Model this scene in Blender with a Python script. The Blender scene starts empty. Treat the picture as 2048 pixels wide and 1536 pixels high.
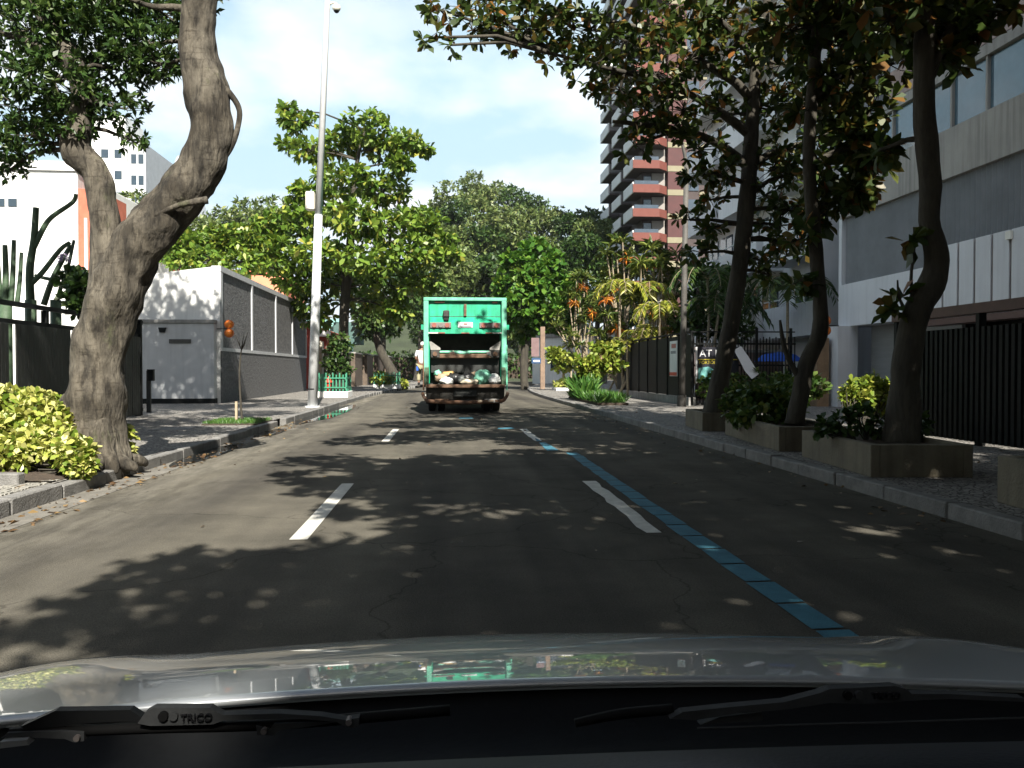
import bpy, bmesh, math, random
import numpy as np
from mathutils import Vector, Matrix, noise
R = math.radians
random.seed(7); rng = np.random.default_rng(7)
scene = bpy.context.scene
C = scene.collection
# ------------------------------------------------------------------ camera, world, sun, exposure
F, CAMH = 1639.0, 1.32                 # focal length in photo pixels (2048 wide), eye height
PITCH, YAW = math.atan(28 / F), math.atan(127 / F)
cam = bpy.data.cameras.new('camera'); camo = bpy.data.objects.new('camera', cam); C.objects.link(camo)
cam.sensor_width = 36; cam.lens = 36 * F / 2048; cam.clip_start = 0.02; cam.clip_end = 9000
camo.location = (0, 0, CAMH); camo.rotation_euler = (R(90) - PITCH, 0, -YAW)
scene.camera = camo
SUN_EL, SUN_AZ = R(43), R(9)           # sun behind the camera, a little to the right
world = bpy.data.worlds.new('World'); scene.world = world; world.use_nodes = True
nt = world.node_tree; N = nt.nodes; L = nt.links
for n in list(N): N.remove(n)
out = N.new('ShaderNodeOutputWorld'); bg = N.new('ShaderNodeBackground'); sky = N.new('ShaderNodeTexSky')
sky.sky_type = 'NISHITA'; sky.sun_disc = False; sky.sun_elevation = SUN_EL; sky.sun_rotation = R(180) - SUN_AZ
sky.air_density = 1.0; sky.dust_density = 2.0; sky.ozone_density = 1.0
bg.inputs['Strength'].default_value = 0.05
tc = N.new('ShaderNodeTexCoord'); sep = N.new('ShaderNodeSeparateXYZ'); L.new(tc.outputs['Generated'], sep.inputs[0])
def wm(op, a, b=None):
    m = N.new('ShaderNodeMath'); m.operation = op
    for i, v in enumerate((a, b)):
        if v is None: continue
        if isinstance(v, (int, float)): m.inputs[i].default_value = v
        else: L.new(v, m.inputs[i])
    return m.outputs[0]
zc = wm('ADD', wm('MAXIMUM', sep.outputs[2], 0.0), 0.22)
cmb = N.new('ShaderNodeCombineXYZ'); L.new(wm('DIVIDE', sep.outputs[0], zc), cmb.inputs[0]); L.new(wm('DIVIDE', sep.outputs[1], zc), cmb.inputs[1])
cmb.inputs[2].default_value = 3.7
cn = N.new('ShaderNodeTexNoise'); cn.inputs['Scale'].default_value = 2.1; cn.inputs['Detail'].default_value = 7; cn.inputs['Roughness'].default_value = .55
L.new(cmb.outputs[0], cn.inputs['Vector'])
cr = N.new('ShaderNodeValToRGB'); cr.color_ramp.elements[0].position = .42; cr.color_ramp.elements[1].position = .64
L.new(cn.outputs['Fac'], cr.inputs[0])
mixc = N.new('ShaderNodeMixRGB'); mixc.inputs[2].default_value = (9.6, 9.8, 10, 1)
cel = N.new('ShaderNodeMapRange'); cel.inputs['From Min'].default_value = .34; cel.inputs['From Max'].default_value = .6; cel.inputs['To Min'].default_value = .92; cel.inputs['To Max'].default_value = .06
L.new(sep.outputs[2], cel.inputs['Value'])
veil = N.new('ShaderNodeMixRGB'); veil.inputs[2].default_value = (4.7, 7.4, 8.8, 1)      # bright thin haze low in the sky, clouds over it, both thinning upwards
L.new(wm('MULTIPLY', cel.outputs[0], .85), veil.inputs[0]); L.new(wm('MULTIPLY', cr.outputs[0], cel.outputs[0]), mixc.inputs[0]); L.new(sky.outputs[0], veil.inputs[1]); L.new(veil.outputs[0], mixc.inputs[1])
L.new(mixc.outputs[0], bg.inputs['Color']); L.new(bg.outputs[0], out.inputs['Surface'])
sun = bpy.data.lights.new('sun', 'SUN'); sun.energy = 5.0; sun.angle = R(.53); sun.color = (1, .95, .86)
suno = bpy.data.objects.new('sun', sun); C.objects.link(suno)
suno.rotation_euler = (R(90) - SUN_EL, 0, SUN_AZ)
suno.location = (6, -40, 40)
scene.view_settings.view_transform = 'Standard'; scene.view_settings.look = 'None'
scene.view_settings.exposure = 1.4; scene.view_settings.gamma = 1
scene.render.engine = 'CYCLES'
cy = scene.cycles; cy.max_bounces = 6; cy.diffuse_bounces = 3; cy.glossy_bounces = 3; cy.transmission_bounces = 4; cy.transparent_max_bounces = 6
cy.use_denoising = True; cy.caustics_reflective = False; cy.caustics_refractive = False; cy.sample_clamp_indirect = 4

# ------------------------------------------------------------------ pixel -> place
def ray(x, y):
    a = (x - 1024) / F; c = (768 - y) / F
    f = math.cos(PITCH) + c * math.sin(PITCH); u = -math.sin(PITCH) + c * math.cos(PITCH)
    return Vector((a * math.cos(YAW) + f * math.sin(YAW), -a * math.sin(YAW) + f * math.cos(YAW), u))
def G(x, y, z=.14): d = ray(x, y); return Vector((0, 0, CAMH)) + d * ((z - CAMH) / d.z)
def D(x, y, Y): d = ray(x, y); return Vector((0, 0, CAMH)) + d * (Y / d.y)
def WX(x, y, X): d = ray(x, y); return Vector((0, 0, CAMH)) + d * (X / d.x)

# ------------------------------------------------------------------ materials
MATS = {}
def mat(name, col, rough=.7, var=.25, scale=6, bump=0, bscale=40, metal=0, coat=0, spec=.5, col2=None, stretch=None, streak=0):
    if name in MATS: return MATS[name]
    m = bpy.data.materials.new(name); m.use_nodes = True; MATS[name] = m
    t = m.node_tree; n = t.nodes; l = t.links; p = n['Principled BSDF']
    p.inputs['Roughness'].default_value = rough; p.inputs['Metallic'].default_value = metal
    p.inputs['Specular IOR Level'].default_value = spec
    if coat: p.inputs['Coat Weight'].default_value = coat; p.inputs['Coat Roughness'].default_value = .04
    co = n.new('ShaderNodeTexCoord'); src = co.outputs['Object']
    if stretch:
        mp = n.new('ShaderNodeMapping'); mp.inputs['Scale'].default_value = stretch; l.new(src, mp.inputs[0]); src = mp.outputs[0]
    nz = n.new('ShaderNodeTexNoise'); nz.inputs['Scale'].default_value = scale; nz.inputs['Detail'].default_value = 8; nz.inputs['Roughness'].default_value = .65
    l.new(src, nz.inputs['Vector'])
    rp = n.new('ShaderNodeValToRGB'); rp.color_ramp.elements[0].position = .3; rp.color_ramp.elements[1].position = .7
    c2 = col2 if col2 else tuple(min(1, c * (1 + var)) for c in col)
    c1 = col if col2 else tuple(c * (1 - var) for c in col)
    rp.color_ramp.elements[0].color = (*c1, 1); rp.color_ramp.elements[1].color = (*c2, 1)
    l.new(nz.outputs['Fac'], rp.inputs[0]); colout = rp.outputs[0]
    if streak:                                    # vertical dirt streaks
        mp2 = n.new('ShaderNodeMapping'); mp2.inputs['Scale'].default_value = (3, 3, .18); l.new(co.outputs['Object'], mp2.inputs[0])
        n2 = n.new('ShaderNodeTexNoise'); n2.inputs['Scale'].default_value = 2.5; n2.inputs['Detail'].default_value = 6; l.new(mp2.outputs[0], n2.inputs['Vector'])
        r2 = n.new('ShaderNodeValToRGB'); r2.color_ramp.elements[0].position = .45; r2.color_ramp.elements[1].position = .75
        r2.color_ramp.elements[0].color = (1, 1, 1, 1); r2.color_ramp.elements[1].color = (1 - streak,) * 3 + (1,)
        l.new(n2.outputs['Fac'], r2.inputs[0])
        mx = n.new('ShaderNodeMixRGB'); mx.blend_type = 'MULTIPLY'; mx.inputs[0].default_value = 1
        l.new(colout, mx.inputs[1]); l.new(r2.outputs[0], mx.inputs[2]); colout = mx.outputs[0]
    l.new(colout, p.inputs['Base Color'])
    if bump:
        nb = n.new('ShaderNodeTexNoise'); nb.inputs['Scale'].default_value = bscale; nb.inputs['Detail'].default_value = 6; l.new(src, nb.inputs['Vector'])
        b = n.new('ShaderNodeBump'); b.inputs['Strength'].default_value = bump; b.inputs['Distance'].default_value = .03
        l.new(nb.outputs['Fac'], b.inputs['Height']); l.new(b.outputs[0], p.inputs['Normal'])
    return m
def leafmat(name, stops, trans=.22, rough=.42):
    if name in MATS: return MATS[name]
    m = bpy.data.materials.new(name); m.use_nodes = True; MATS[name] = m
    t = m.node_tree; n = t.nodes; l = t.links; p = n['Principled BSDF']
    g = n.new('ShaderNodeNewGeometry'); rp = n.new('ShaderNodeValToRGB'); e = rp.color_ramp.elements
    while len(e) < len(stops): e.new(.5)
    for k, (pos, c) in enumerate(stops): e[k].position = pos; e[k].color = (*c, 1)
    l.new(g.outputs['Random Per Island'], rp.inputs[0])
    l.new(rp.outputs[0], p.inputs['Base Color']); p.inputs['Roughness'].default_value = rough; p.inputs['Specular IOR Level'].default_value = .35
    tr = n.new('ShaderNodeBsdfTranslucent'); mx = n.new('ShaderNodeMixShader'); mx.inputs[0].default_value = trans
    hs = n.new('ShaderNodeHueSaturation'); hs.inputs['Value'].default_value = 1.25; l.new(rp.outputs[0], hs.inputs['Color']); l.new(hs.outputs[0], tr.inputs['Color'])
    l.new(p.outputs[0], mx.inputs[1]); l.new(tr.outputs[0], mx.inputs[2]); l.new(mx.outputs[0], n['Material Output'].inputs['Surface'])
    return m
def glassmat(name, col, rough=.06):
    m = mat(name, col, rough, .15, 1.5, spec=.9); return m

# ------------------------------------------------------------------ mesh builder
ORG = {}
def tag(o, label=None, cat=None, group=None, kind=None):
    if label: o['label'] = label
    if cat: o['category'] = cat
    if group: o['group'] = group
    if kind: o['kind'] = kind
    return o
def thing(name, label, cat, loc, group=None, kind=None):
    o = bpy.data.objects.new(name, None); C.objects.link(o); o.location = loc; o.empty_display_size = .3
    ORG[o] = Vector(loc); return tag(o, label, cat, group, kind)
def link(name, me, m, parent=None, smooth=False, org=None):
    o = bpy.data.objects.new(name, me); C.objects.link(o)
    if m is not None and not len(me.materials): me.materials.append(m)
    if parent is not None: o.parent = parent; ORG[o] = ORG[parent]
    else:
        ORG[o] = Vector(org) if org is not None else Vector((0, 0, 0)); o.location = ORG[o]
    if smooth:
        me.polygons.foreach_set('use_smooth', [True] * len(me.polygons))
    return o
def copy_tree(o, parent=None, loc=None):
    c = o.copy(); C.objects.link(c); c.parent = parent
    if loc is not None: c.location = loc
    ORG[c] = Vector(c.location) if parent is None else ORG[parent]
    for ch in [x for x in o.children]: copy_tree(ch, c)
    return c
def catmull(pts, rad, k=5):
    P = [Vector(p) for p in pts]; out = []; rr = []
    for i in range(len(P) - 1):
        p0 = P[max(i - 1, 0)]; p1 = P[i]; p2 = P[i + 1]; p3 = P[min(i + 2, len(P) - 1)]
        for j in range(k):
            t = j / k
            out.append(.5 * ((2 * p1) + (p2 - p0) * t + (2 * p0 - 5 * p1 + 4 * p2 - p3) * t * t + (3 * p1 - p0 - 3 * p2 + p3) * t ** 3))
            rr.append(rad[i] * (1 - t) + rad[i + 1] * t)
    out.append(P[-1]); rr.append(rad[-1]); return out, rr
class MB:
    def __init__(s): s.v = []; s.f = []
    def add(s, vs, fs):
        b = len(s.v); s.v += [tuple(v) for v in vs]; s.f += [tuple(b + i for i in f) for f in fs]; return s
    def box(s, x0, x1, y0, y1, z0, z1, rz=0, piv=None, c=0):
        if x1 < x0: x0, x1 = x1, x0
        if y1 < y0: y0, y1 = y1, y0
        if z1 < z0: z0, z1 = z1, z0
        if c and min(x1 - x0, y1 - y0, z1 - z0) > 2.2 * c:   # chamfered box
            bm = bmesh.new(); bmesh.ops.create_cube(bm, size=1)
            for v in bm.verts: v.co = Vector(((x0 + x1) / 2 + v.co.x * (x1 - x0), (y0 + y1) / 2 + v.co.y * (y1 - y0), (z0 + z1) / 2 + v.co.z * (z1 - z0)))
            bmesh.ops.bevel(bm, geom=bm.edges[:], offset=c, segments=1, affect='EDGES')
            bm.verts.index_update(); vs = [v.co.copy() for v in bm.verts]; fs = [[v.index for v in f.verts] for f in bm.faces]; bm.free()
        else:
            vs = [Vector(p) for p in ((x0, y0, z0), (x1, y0, z0), (x1, y1, z0), (x0, y1, z0), (x0, y0, z1), (x1, y0, z1), (x1, y1, z1), (x0, y1, z1))]
            fs = [(3, 2, 1, 0), (4, 5, 6, 7), (0, 1, 5, 4), (1, 2, 6, 5), (2, 3, 7, 6), (3, 0, 4, 7)]
        if rz:
            p = Vector(piv) if piv is not None else Vector(((x0 + x1) / 2, (y0 + y1) / 2, 0)); m = Matrix.Rotation(rz, 3, 'Z')
            vs = [m @ (v - p) + p for v in vs]
        return s.add(vs, fs)
    def tube(s, pts, rad, n=8, cap=True, rough=0, rs=1.0, lobes=0, ridge=0):
        P = [Vector(p) for p in pts]; rad = rad if isinstance(rad, (list, tuple)) else [rad] * len(P); b = len(s.v)
        up = None
        for i, p in enumerate(P):
            t = (P[min(i + 1, len(P) - 1)] - P[max(i - 1, 0)]).normalized()
            if up is None:
                up = Vector((1, 0, 0)) if abs(t.x) < .8 else Vector((0, 1, 0))
            a = (up - t * up.dot(t)).normalized(); up = a; c = t.cross(a)
            for k in range(n):
                an = 2 * math.pi * k / n; d = a * math.cos(an) + c * math.sin(an); r = rad[i]
                if lobes: r *= 1 + lobes * math.sin(3 * an + i * .13) * math.cos(2 * an + 1)
                q = p + d * r
                if rough: q = q + d * (rough * rad[i] * (noise.noise(q * rs) + .5 * noise.noise(q * rs * 2.3) + ridge * noise.noise(Vector((q.x * rs * 4, q.y * rs * 4, q.z * rs * .7)))))
                s.v.append(tuple(q))
        for i in range(len(P) - 1):
            for k in range(n):
                s.f.append((b + i * n + k, b + i * n + (k + 1) % n, b + (i + 1) * n + (k + 1) % n, b + (i + 1) * n + k))
        if cap:
            s.f.append(tuple(b + k for k in reversed(range(n)))); s.f.append(tuple(b + (len(P) - 1) * n + k for k in range(n)))
        return s
    def cyl(s, x, y, z0, z1, r, n=12, r1=None): return s.tube([(x, y, z0), (x, y, z1)], [r, r if r1 is None else r1], n)
    def prism(s, poly, depth):                     # poly: list of 3-D points, extruded by vector depth
        d = Vector(depth); n = len(poly); P = [Vector(p) for p in poly]
        return s.add(P + [p + d for p in P], [tuple(range(n)), tuple(range(2 * n - 1, n - 1, -1))] + [(i, i + n, (i + 1) % n + n, (i + 1) % n) for i in range(n)])
    def ell(s, c, r, nu=12, nv=8, nz=0, seed=0):
        c = Vector(c); b = len(s.v)
        for j in range(nv + 1):
            ph = math.pi * j / nv
            for i in range(nu):
                th = 2 * math.pi * i / nu; d = Vector((math.sin(ph) * math.cos(th), math.sin(ph) * math.sin(th), math.cos(ph)))
                k = 1 + (nz * noise.noise(d * 2.2 + Vector((seed, 0, 0))) if nz else 0)
                s.v.append((c.x + d.x * r[0] * k, c.y + d.y * r[1] * k, c.z + d.z * r[2] * k))
        for j in range(nv):
            for i in range(nu): s.f.append((b + j * nu + i, b + (j + 1) * nu + i, b + (j + 1) * nu + (i + 1) % nu, b + j * nu + (i + 1) % nu))
        return s
    def mesh(s, name, org=(0, 0, 0)):
        o = Vector(org); me = bpy.data.meshes.new(name)
        me.from_pydata([(v[0] - o.x, v[1] - o.y, v[2] - o.z) for v in s.v], [], s.f); me.validate()
        bm = bmesh.new(); bm.from_mesh(me); bmesh.ops.recalc_face_normals(bm, faces=bm.faces[:]); bm.to_mesh(me); bm.free()
        return me
    def build(s, name, m, parent=None, smooth=False, org=None):
        o = ORG[parent] if parent is not None else (Vector(org) if org is not None else Vector((0, 0, 0)))
        return link(name, s.mesh(name, o), m, parent, smooth, org)
def box(name, m, parent, *a, **k): return MB().box(*a, **k).build(name, m, parent)
def struct(name, mb, m, parent=None):
    o = mb.build(name, m, parent); o['kind'] = 'structure'; return o
def textmesh(name, s, size, m, parent, loc, right, up, extr=.002, align='CENTER'):
    cu = bpy.data.curves.new(name, 'FONT'); cu.body = s; cu.size = size; cu.extrude = extr; cu.align_x = align; cu.align_y = 'CENTER'
    t = bpy.data.objects.new('tmp', cu); C.objects.link(t); dg = bpy.context.evaluated_depsgraph_get()
    me = bpy.data.meshes.new_from_object(t.evaluated_get(dg)); bpy.data.objects.remove(t)
    r = Vector(right).normalized(); u = Vector(up).normalized(); n = r.cross(u)
    M = Matrix((r, u, n)).transposed().to_4x4(); M.translation = Vector(loc) - ORG[parent]; me.transform(M)
    me.materials.clear(); return link(name, me, m, parent)

# ------------------------------------------------------------------ foliage
LEAF6 = np.array([[0, 0, 0], [.3, -.28, .05], [.72, -.46, .02], [1, 0, -.14], [.72, .46, .02], [.3, .28, .05]])
LEAF4 = np.array([[0, 0, 0], [.5, -.42, .06], [1, 0, -.1], [.5, .42, .06]])
SWORD = np.array([[0, -.12, 0], [.35, -.5, .12], [.75, -.4, .02], [1, 0, -.28], [.75, .4, .02], [.35, .5, .12]])
def leaf_arrays(pos, dirs, size, width=.5, shape=LEAF6, tilt=.5):
    n = len(pos); u = dirs / np.linalg.norm(dirs, axis=1, keepdims=True)
    r = rng.normal(size=(n, 3)); r[:, 2] *= tilt; r = r - u * np.sum(u * r, 1, keepdims=True); r /= np.linalg.norm(r, axis=1, keepdims=True) + 1e-9
    w = np.cross(u, r); sz = np.asarray(size).reshape(-1, 1, 1)
    # make r the width axis as horizontal as possible
    return pos[:, None, :] + sz * (shape[None, :, 0:1] * u[:, None, :] + shape[None, :, 1:2] * width * r[:, None, :] + shape[None, :, 2:3] * np.where(w[:, 2:3] < 0, -w, w)[:, None, :])
def leafmesh(name, arrs, m, parent=None, org=None):
    o = ORG[parent] if parent is not None else Vector(org or (0, 0, 0)); k = arrs[0].shape[1]
    V = np.concatenate([a.reshape(-1, 3) for a in arrs]) - np.array(o); nf = len(V) // k
    me = bpy.data.meshes.new(name); me.vertices.add(len(V)); me.vertices.foreach_set('co', V.astype(np.float32).ravel())
    me.loops.add(len(V)); me.loops.foreach_set('vertex_index', np.arange(len(V), dtype=np.int32))
    me.polygons.add(nf); me.polygons.foreach_set('loop_start', np.arange(0, nf * k, k, dtype=np.int32)); me.polygons.foreach_set('loop_total', np.full(nf, k, dtype=np.int32))
    me.update(calc_edges=True)
    return link(name, me, m, parent, org=org)
def clump(c, r, nt, per, size, up=.5, shell=.45, shape=LEAF6, width=.5, sv=.3):
    """leaf rosettes at twig ends spread through an ellipsoid"""
    c = np.array(c); r = np.array(r if hasattr(r, '__len__') else (r, r, r * .7))
    d = rng.normal(size=(nt, 3)); d /= np.linalg.norm(d, axis=1, keepdims=True)
    rad = shell + (1 - shell) * rng.random((nt, 1)) ** .7
    tw = c + d * r * rad
    pos = np.repeat(tw, per, 0); dd = np.repeat(d, per, 0) * .5
    rd = rng.normal(size=(nt * per, 3)); rd /= np.linalg.norm(rd, axis=1, keepdims=True); dd = dd + rd; dd[:, 2] += up * .5 - .25
    sz = size * (1 - sv + 2 * sv * rng.random(nt * per))
    return leaf_arrays(pos, dd, sz, width, shape), tw
def twigs(mb, start, ends, r0=.02, r1=.006, n=4, sag=.0):
    s = Vector(start)
    for e in ends:
        e = Vector(e); m = s.lerp(e, .55) + Vector(rng.normal(size=3) * .06 * (e - s).length); mb.tube([s, m, e], [r0, (r0 + r1) / 2, r1], n, cap=False)
def tree(name, label, base, trunk, clumps, m, bark, group=None, leaf=.25, per=7, cat='tree', shape=LEAF6, width=.5, limbs=True, ntw=14, up=.5, rough=.12, sides=12, twr=.02, extra=None, ridge=0, kk=4):
    """trunk: list of (points, radii); clumps: list of (centre, radius(es), twig count, index of the trunk point it grows from)"""
    t = thing(name, label, cat, base, group)
    mb = MB(); tips = []
    for pts, rad in trunk:
        p, r = catmull(pts, rad, kk); mb.tube(p, r, sides, rough=rough, rs=2.5, ridge=ridge); tips += p[len(p) // 3:]
    if extra: extra(mb)
    arrs = []
    for cl in clumps:
        c, r, nt = cl[0], cl[1], cl[2]
        a, tw = clump(c, r, nt, per, cl[3] if len(cl) > 3 else leaf, shape=shape, width=width, up=up); arrs.append(a)
        if limbs:
            cv = Vector(c); s = min(tips, key=lambda q: (q - cv).length + (3 if q.z > cv.z + .3 else 0))
            ln = (cv - s).length; k = max(.012, twr * 1.6)
            if ln > .3:
                mid = s.lerp(cv, .5) + Vector((rng.normal() * .08 * ln, rng.normal() * .08 * ln, .06 * ln)); mb.tube([s, mid, cv], [k * 1.8, k * 1.3, k * .8], 6, cap=False, rough=.1)
            twigs(mb, cv, tw[:: max(1, nt // ntw)], twr * .7, twr * .25)
    mb.build('trunk', bark, t, smooth=True)
    leafmesh('crown', arrs, m, t)
    return t
# ------------------------------------------------------------------ materials used all over
asphalt = mat('asphalt', (.066, .063, .055), .85, .3, 1.1, .5, 130, col2=(.112, .105, .09), spec=.06)
def asphalt_nodes():
    t = asphalt.node_tree; n = t.nodes; l = t.links; p = n['Principled BSDF']
    old = p.inputs['Base Color'].links[0].from_socket; co = [x for x in n if x.type == 'TEX_COORD'][0].outputs['Object']
    sp = n.new('ShaderNodeSeparateXYZ'); l.new(co, sp.inputs[0])
    # fine aggregate speckle
    v = n.new('ShaderNodeTexNoise'); v.inputs['Scale'].default_value = 75; v.inputs['Detail'].default_value = 6; v.inputs['Roughness'].default_value = .9; l.new(co, v.inputs['Vector'])
    r = n.new('ShaderNodeValToRGB'); r.color_ramp.elements[0].position = .35; r.color_ramp.elements[1].position = .68
    r.color_ramp.elements[0].color = (.6, .6, .6, 1); r.color_ramp.elements[1].color = (1.6, 1.56, 1.48, 1); l.new(v.outputs['Fac'], r.inputs[0])
    mx = n.new('ShaderNodeMixRGB'); mx.blend_type = 'MULTIPLY'; mx.inputs[0].default_value = 1; l.new(old, mx.inputs[1]); l.new(r.outputs[0], mx.inputs[2])
    # pale dust towards the left gutter, broken up by noise
    def mth(op, a, b):
        q = n.new('ShaderNodeMath'); q.operation = op; q.use_clamp = op == 'MULTIPLY'
        for i, x in enumerate((a, b)):
            if isinstance(x, (int, float)): q.inputs[i].default_value = x
            else: l.new(x, q.inputs[i])
        return q.outputs[0]
    mpd = n.new('ShaderNodeMapping'); mpd.inputs['Scale'].default_value = (1.6, .35, 1); l.new(co, mpd.inputs[0])
    nz = n.new('ShaderNodeTexNoise'); nz.inputs['Scale'].default_value = 2.2; nz.inputs['Detail'].default_value = 9; nz.inputs['Roughness'].default_value = .7; l.new(mpd.outputs[0], nz.inputs['Vector'])
    mr = n.new('ShaderNodeMapRange'); mr.inputs['From Min'].default_value = -2.2; mr.inputs['From Max'].default_value = -3.7; l.new(sp.outputs[0], mr.inputs['Value'])
    rr = n.new('ShaderNodeValToRGB'); rr.color_ramp.elements[0].position = .42; rr.color_ramp.elements[1].position = .68; l.new(nz.outputs['Fac'], rr.inputs[0])
    fac = mth('MULTIPLY', mth('MULTIPLY', mr.outputs[0], rr.outputs[0]), .8)
    m2 = n.new('ShaderNodeMixRGB'); l.new(fac, m2.inputs[0]); l.new(mx.outputs[0], m2.inputs[1]); m2.inputs[2].default_value = (.24, .225, .19, 1)
    # cracks
    vo = n.new('ShaderNodeTexVoronoi'); vo.feature = 'DISTANCE_TO_EDGE'; vo.inputs['Scale'].default_value = .45
    wv = n.new('ShaderNodeTexNoise'); wv.inputs['Scale'].default_value = 1.5; wv.inputs['Detail'].default_value = 6; l.new(co, wv.inputs['Vector'])
    ad = n.new('ShaderNodeMixRGB'); ad.blend_type = 'ADD'; ad.inputs[0].default_value = .9; l.new(co, ad.inputs[1]); l.new(wv.outputs['Color'], ad.inputs[2]); l.new(ad.outputs[0], vo.inputs['Vector'])
    rc = n.new('ShaderNodeValToRGB'); rc.color_ramp.elements[0].position = .0; rc.color_ramp.elements[1].position = .006
    rc.color_ramp.elements[0].color = (.45, .45, .45, 1); rc.color_ramp.elements[1].color = (1, 1, 1, 1); l.new(vo.outputs['Distance'], rc.inputs[0])
    m3 = n.new('ShaderNodeMixRGB'); m3.blend_type = 'MULTIPLY'; m3.inputs[0].default_value = .8; l.new(m2.outputs[0], m3.inputs[1]); l.new(rc.outputs[0], m3.inputs[2])
    # wheel-track wear, long soft bands
    mpb = n.new('ShaderNodeMapping'); mpb.inputs['Scale'].default_value = (.9, .05, 1); l.new(co, mpb.inputs[0])
    nb = n.new('ShaderNodeTexNoise'); nb.inputs['Scale'].default_value = 1.3; nb.inputs['Detail'].default_value = 4; l.new(mpb.outputs[0], nb.inputs['Vector'])
    rb = n.new('ShaderNodeValToRGB'); rb.color_ramp.elements[0].color = (.66, .66, .68, 1); rb.color_ramp.elements[1].color = (1.25, 1.24, 1.2, 1); rb.color_ramp.elements[0].position = .35; rb.color_ramp.elements[1].position = .65
    l.new(nb.outputs['Fac'], rb.inputs[0])
    m4 = n.new('ShaderNodeMixRGB'); m4.blend_type = 'MULTIPLY'; m4.inputs[0].default_value = 1; l.new(m3.outputs[0], m4.inputs[1]); l.new(rb.outputs[0], m4.inputs[2])
    l.new(m4.outputs[0], p.inputs['Base Color'])
asphalt_nodes()
def pavemat(name, c1, c2, scale, joint=(.05, .045, .04)):
    m = mat(name, c1, .85, .2, 1.2, col2=c2); t = m.node_tree; n = t.nodes; l = t.links; p = n['Principled BSDF']
    old = p.inputs['Base Color'].links[0].from_socket; co = [x for x in n if x.type == 'TEX_COORD'][0].outputs['Object']
    vo = n.new('ShaderNodeTexVoronoi'); vo.feature = 'DISTANCE_TO_EDGE'; vo.inputs['Scale'].default_value = scale; l.new(co, vo.inputs['Vector'])
    vc = n.new('ShaderNodeTexVoronoi'); vc.inputs['Scale'].default_value = scale; l.new(co, vc.inputs['Vector'])
    hs = n.new('ShaderNodeHueSaturation'); l.new(old, hs.inputs['Color'])
    mr = n.new('ShaderNodeMapRange'); mr.inputs['To Min'].default_value = .6; mr.inputs['To Max'].default_value = 1.35; l.new(vc.outputs['Color'], mr.inputs['Value']); l.new(mr.outputs[0], hs.inputs['Value'])
    r = n.new('ShaderNodeValToRGB'); r.color_ramp.elements[0].position = .04; r.color_ramp.elements[1].position = .12; l.new(vo.outputs['Distance'], r.inputs[0])
    mx = n.new('ShaderNodeMixRGB'); l.new(r.outputs[0], mx.inputs[0]); mx.inputs[1].default_value = (*joint, 1); l.new(hs.outputs[0], mx.inputs[2]); l.new(mx.outputs[0], p.inputs['Base Color'])
    b = n.new('ShaderNodeBump'); b.inputs['Strength'].default_value = .6; b.inputs['Distance'].default_value = .02; l.new(r.outputs[0], b.inputs['Height']); l.new(b.outputs[0], p.inputs['Normal'])
    return m
paving = pavemat('mosaic_paving', (.20, .19, .17), (.32, .30, .27), 15)
stone = mat('kerb_stone', (.17, .165, .155), .8, .35, 5, .5, 50)
soil = mat('soil', (.055, .04, .028), .95, .4, 12, .8, 40)
white_paint = mat('white_paint', (.74, .74, .72), .7, .06, 2, .08, 60, streak=.12)
road_white = mat('road_paint', (.50, .49, .44), .7, .2, 9, .3, 90)
road_blue = mat('blue_road_paint', (.035, .12, .17), .7, .35, 5, .3, 90, spec=.2, col2=(.06, .19, .25))
concrete = mat('concrete', (.27, .265, .25), .85, .2, 2.5, .25, 45, streak=.3)
bark = mat('bark', (.03, .026, .02), .95, .5, 4.5, 1.0, 15, stretch=(1.5, 1.5, .35), col2=(.17, .15, .115))
def bark_nodes():
    t = bark.node_tree; n = t.nodes; l = t.links; p = n['Principled BSDF']; old = p.inputs['Base Color'].links[0].from_socket; co = [x for x in n if x.type == 'TEX_COORD'][0].outputs['Object']
    for sc, st, lo, hi, c in ((1.6, (1, 1, .8), .42, .6, (.32, .30, .27)), (16, (1, 1, .25), .5, .62, (.35, .33, .3)), (7, (.5, .5, 3), .56, .66, (.45, .42, .38)), (2.3, (1, 1, .6), .58, .7, (.75, .95, .55))):
        mp = n.new('ShaderNodeMapping'); mp.inputs['Scale'].default_value = st; mp.inputs['Location'].default_value = (sc, 2 * sc, 0); l.new(co, mp.inputs[0])
        z = n.new('ShaderNodeTexNoise'); z.inputs['Scale'].default_value = sc; z.inputs['Detail'].default_value = 7; z.inputs['Roughness'].default_value = .7; l.new(mp.outputs[0], z.inputs['Vector'])
        r = n.new('ShaderNodeValToRGB'); r.color_ramp.elements[0].position = lo; r.color_ramp.elements[1].position = hi; r.color_ramp.elements[0].color = (1, 1, 1, 1); r.color_ramp.elements[1].color = (*c, 1); l.new(z.outputs['Fac'], r.inputs[0])
        m = n.new('ShaderNodeMixRGB'); m.blend_type = 'MULTIPLY'; m.inputs[0].default_value = 1; l.new(old, m.inputs[1]); l.new(r.outputs[0], m.inputs[2]); old = m.outputs[0]
    l.new(old, p.inputs['Base Color'])
bark_nodes()
bark_dark = mat('dark_bark', (.02, .017, .013), .95, .5, 5, .9, 18, stretch=(1, 1, .3), col2=(.07, .062, .045))
black_metal = mat('black_metal', (.009, .010, .010), .6, .3, 10, spec=.15)
g_almond = leafmat('almond_leaf', [(0, (.055, .115, .016)), (.45, (.105, .18, .022)), (.85, (.18, .25, .035)), (1, (.30, .29, .05))])
g_dark = leafmat('dark_leaf', [(0, (.022, .05, .012)), (.6, (.042, .085, .018)), (1, (.085, .125, .03))])
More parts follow.
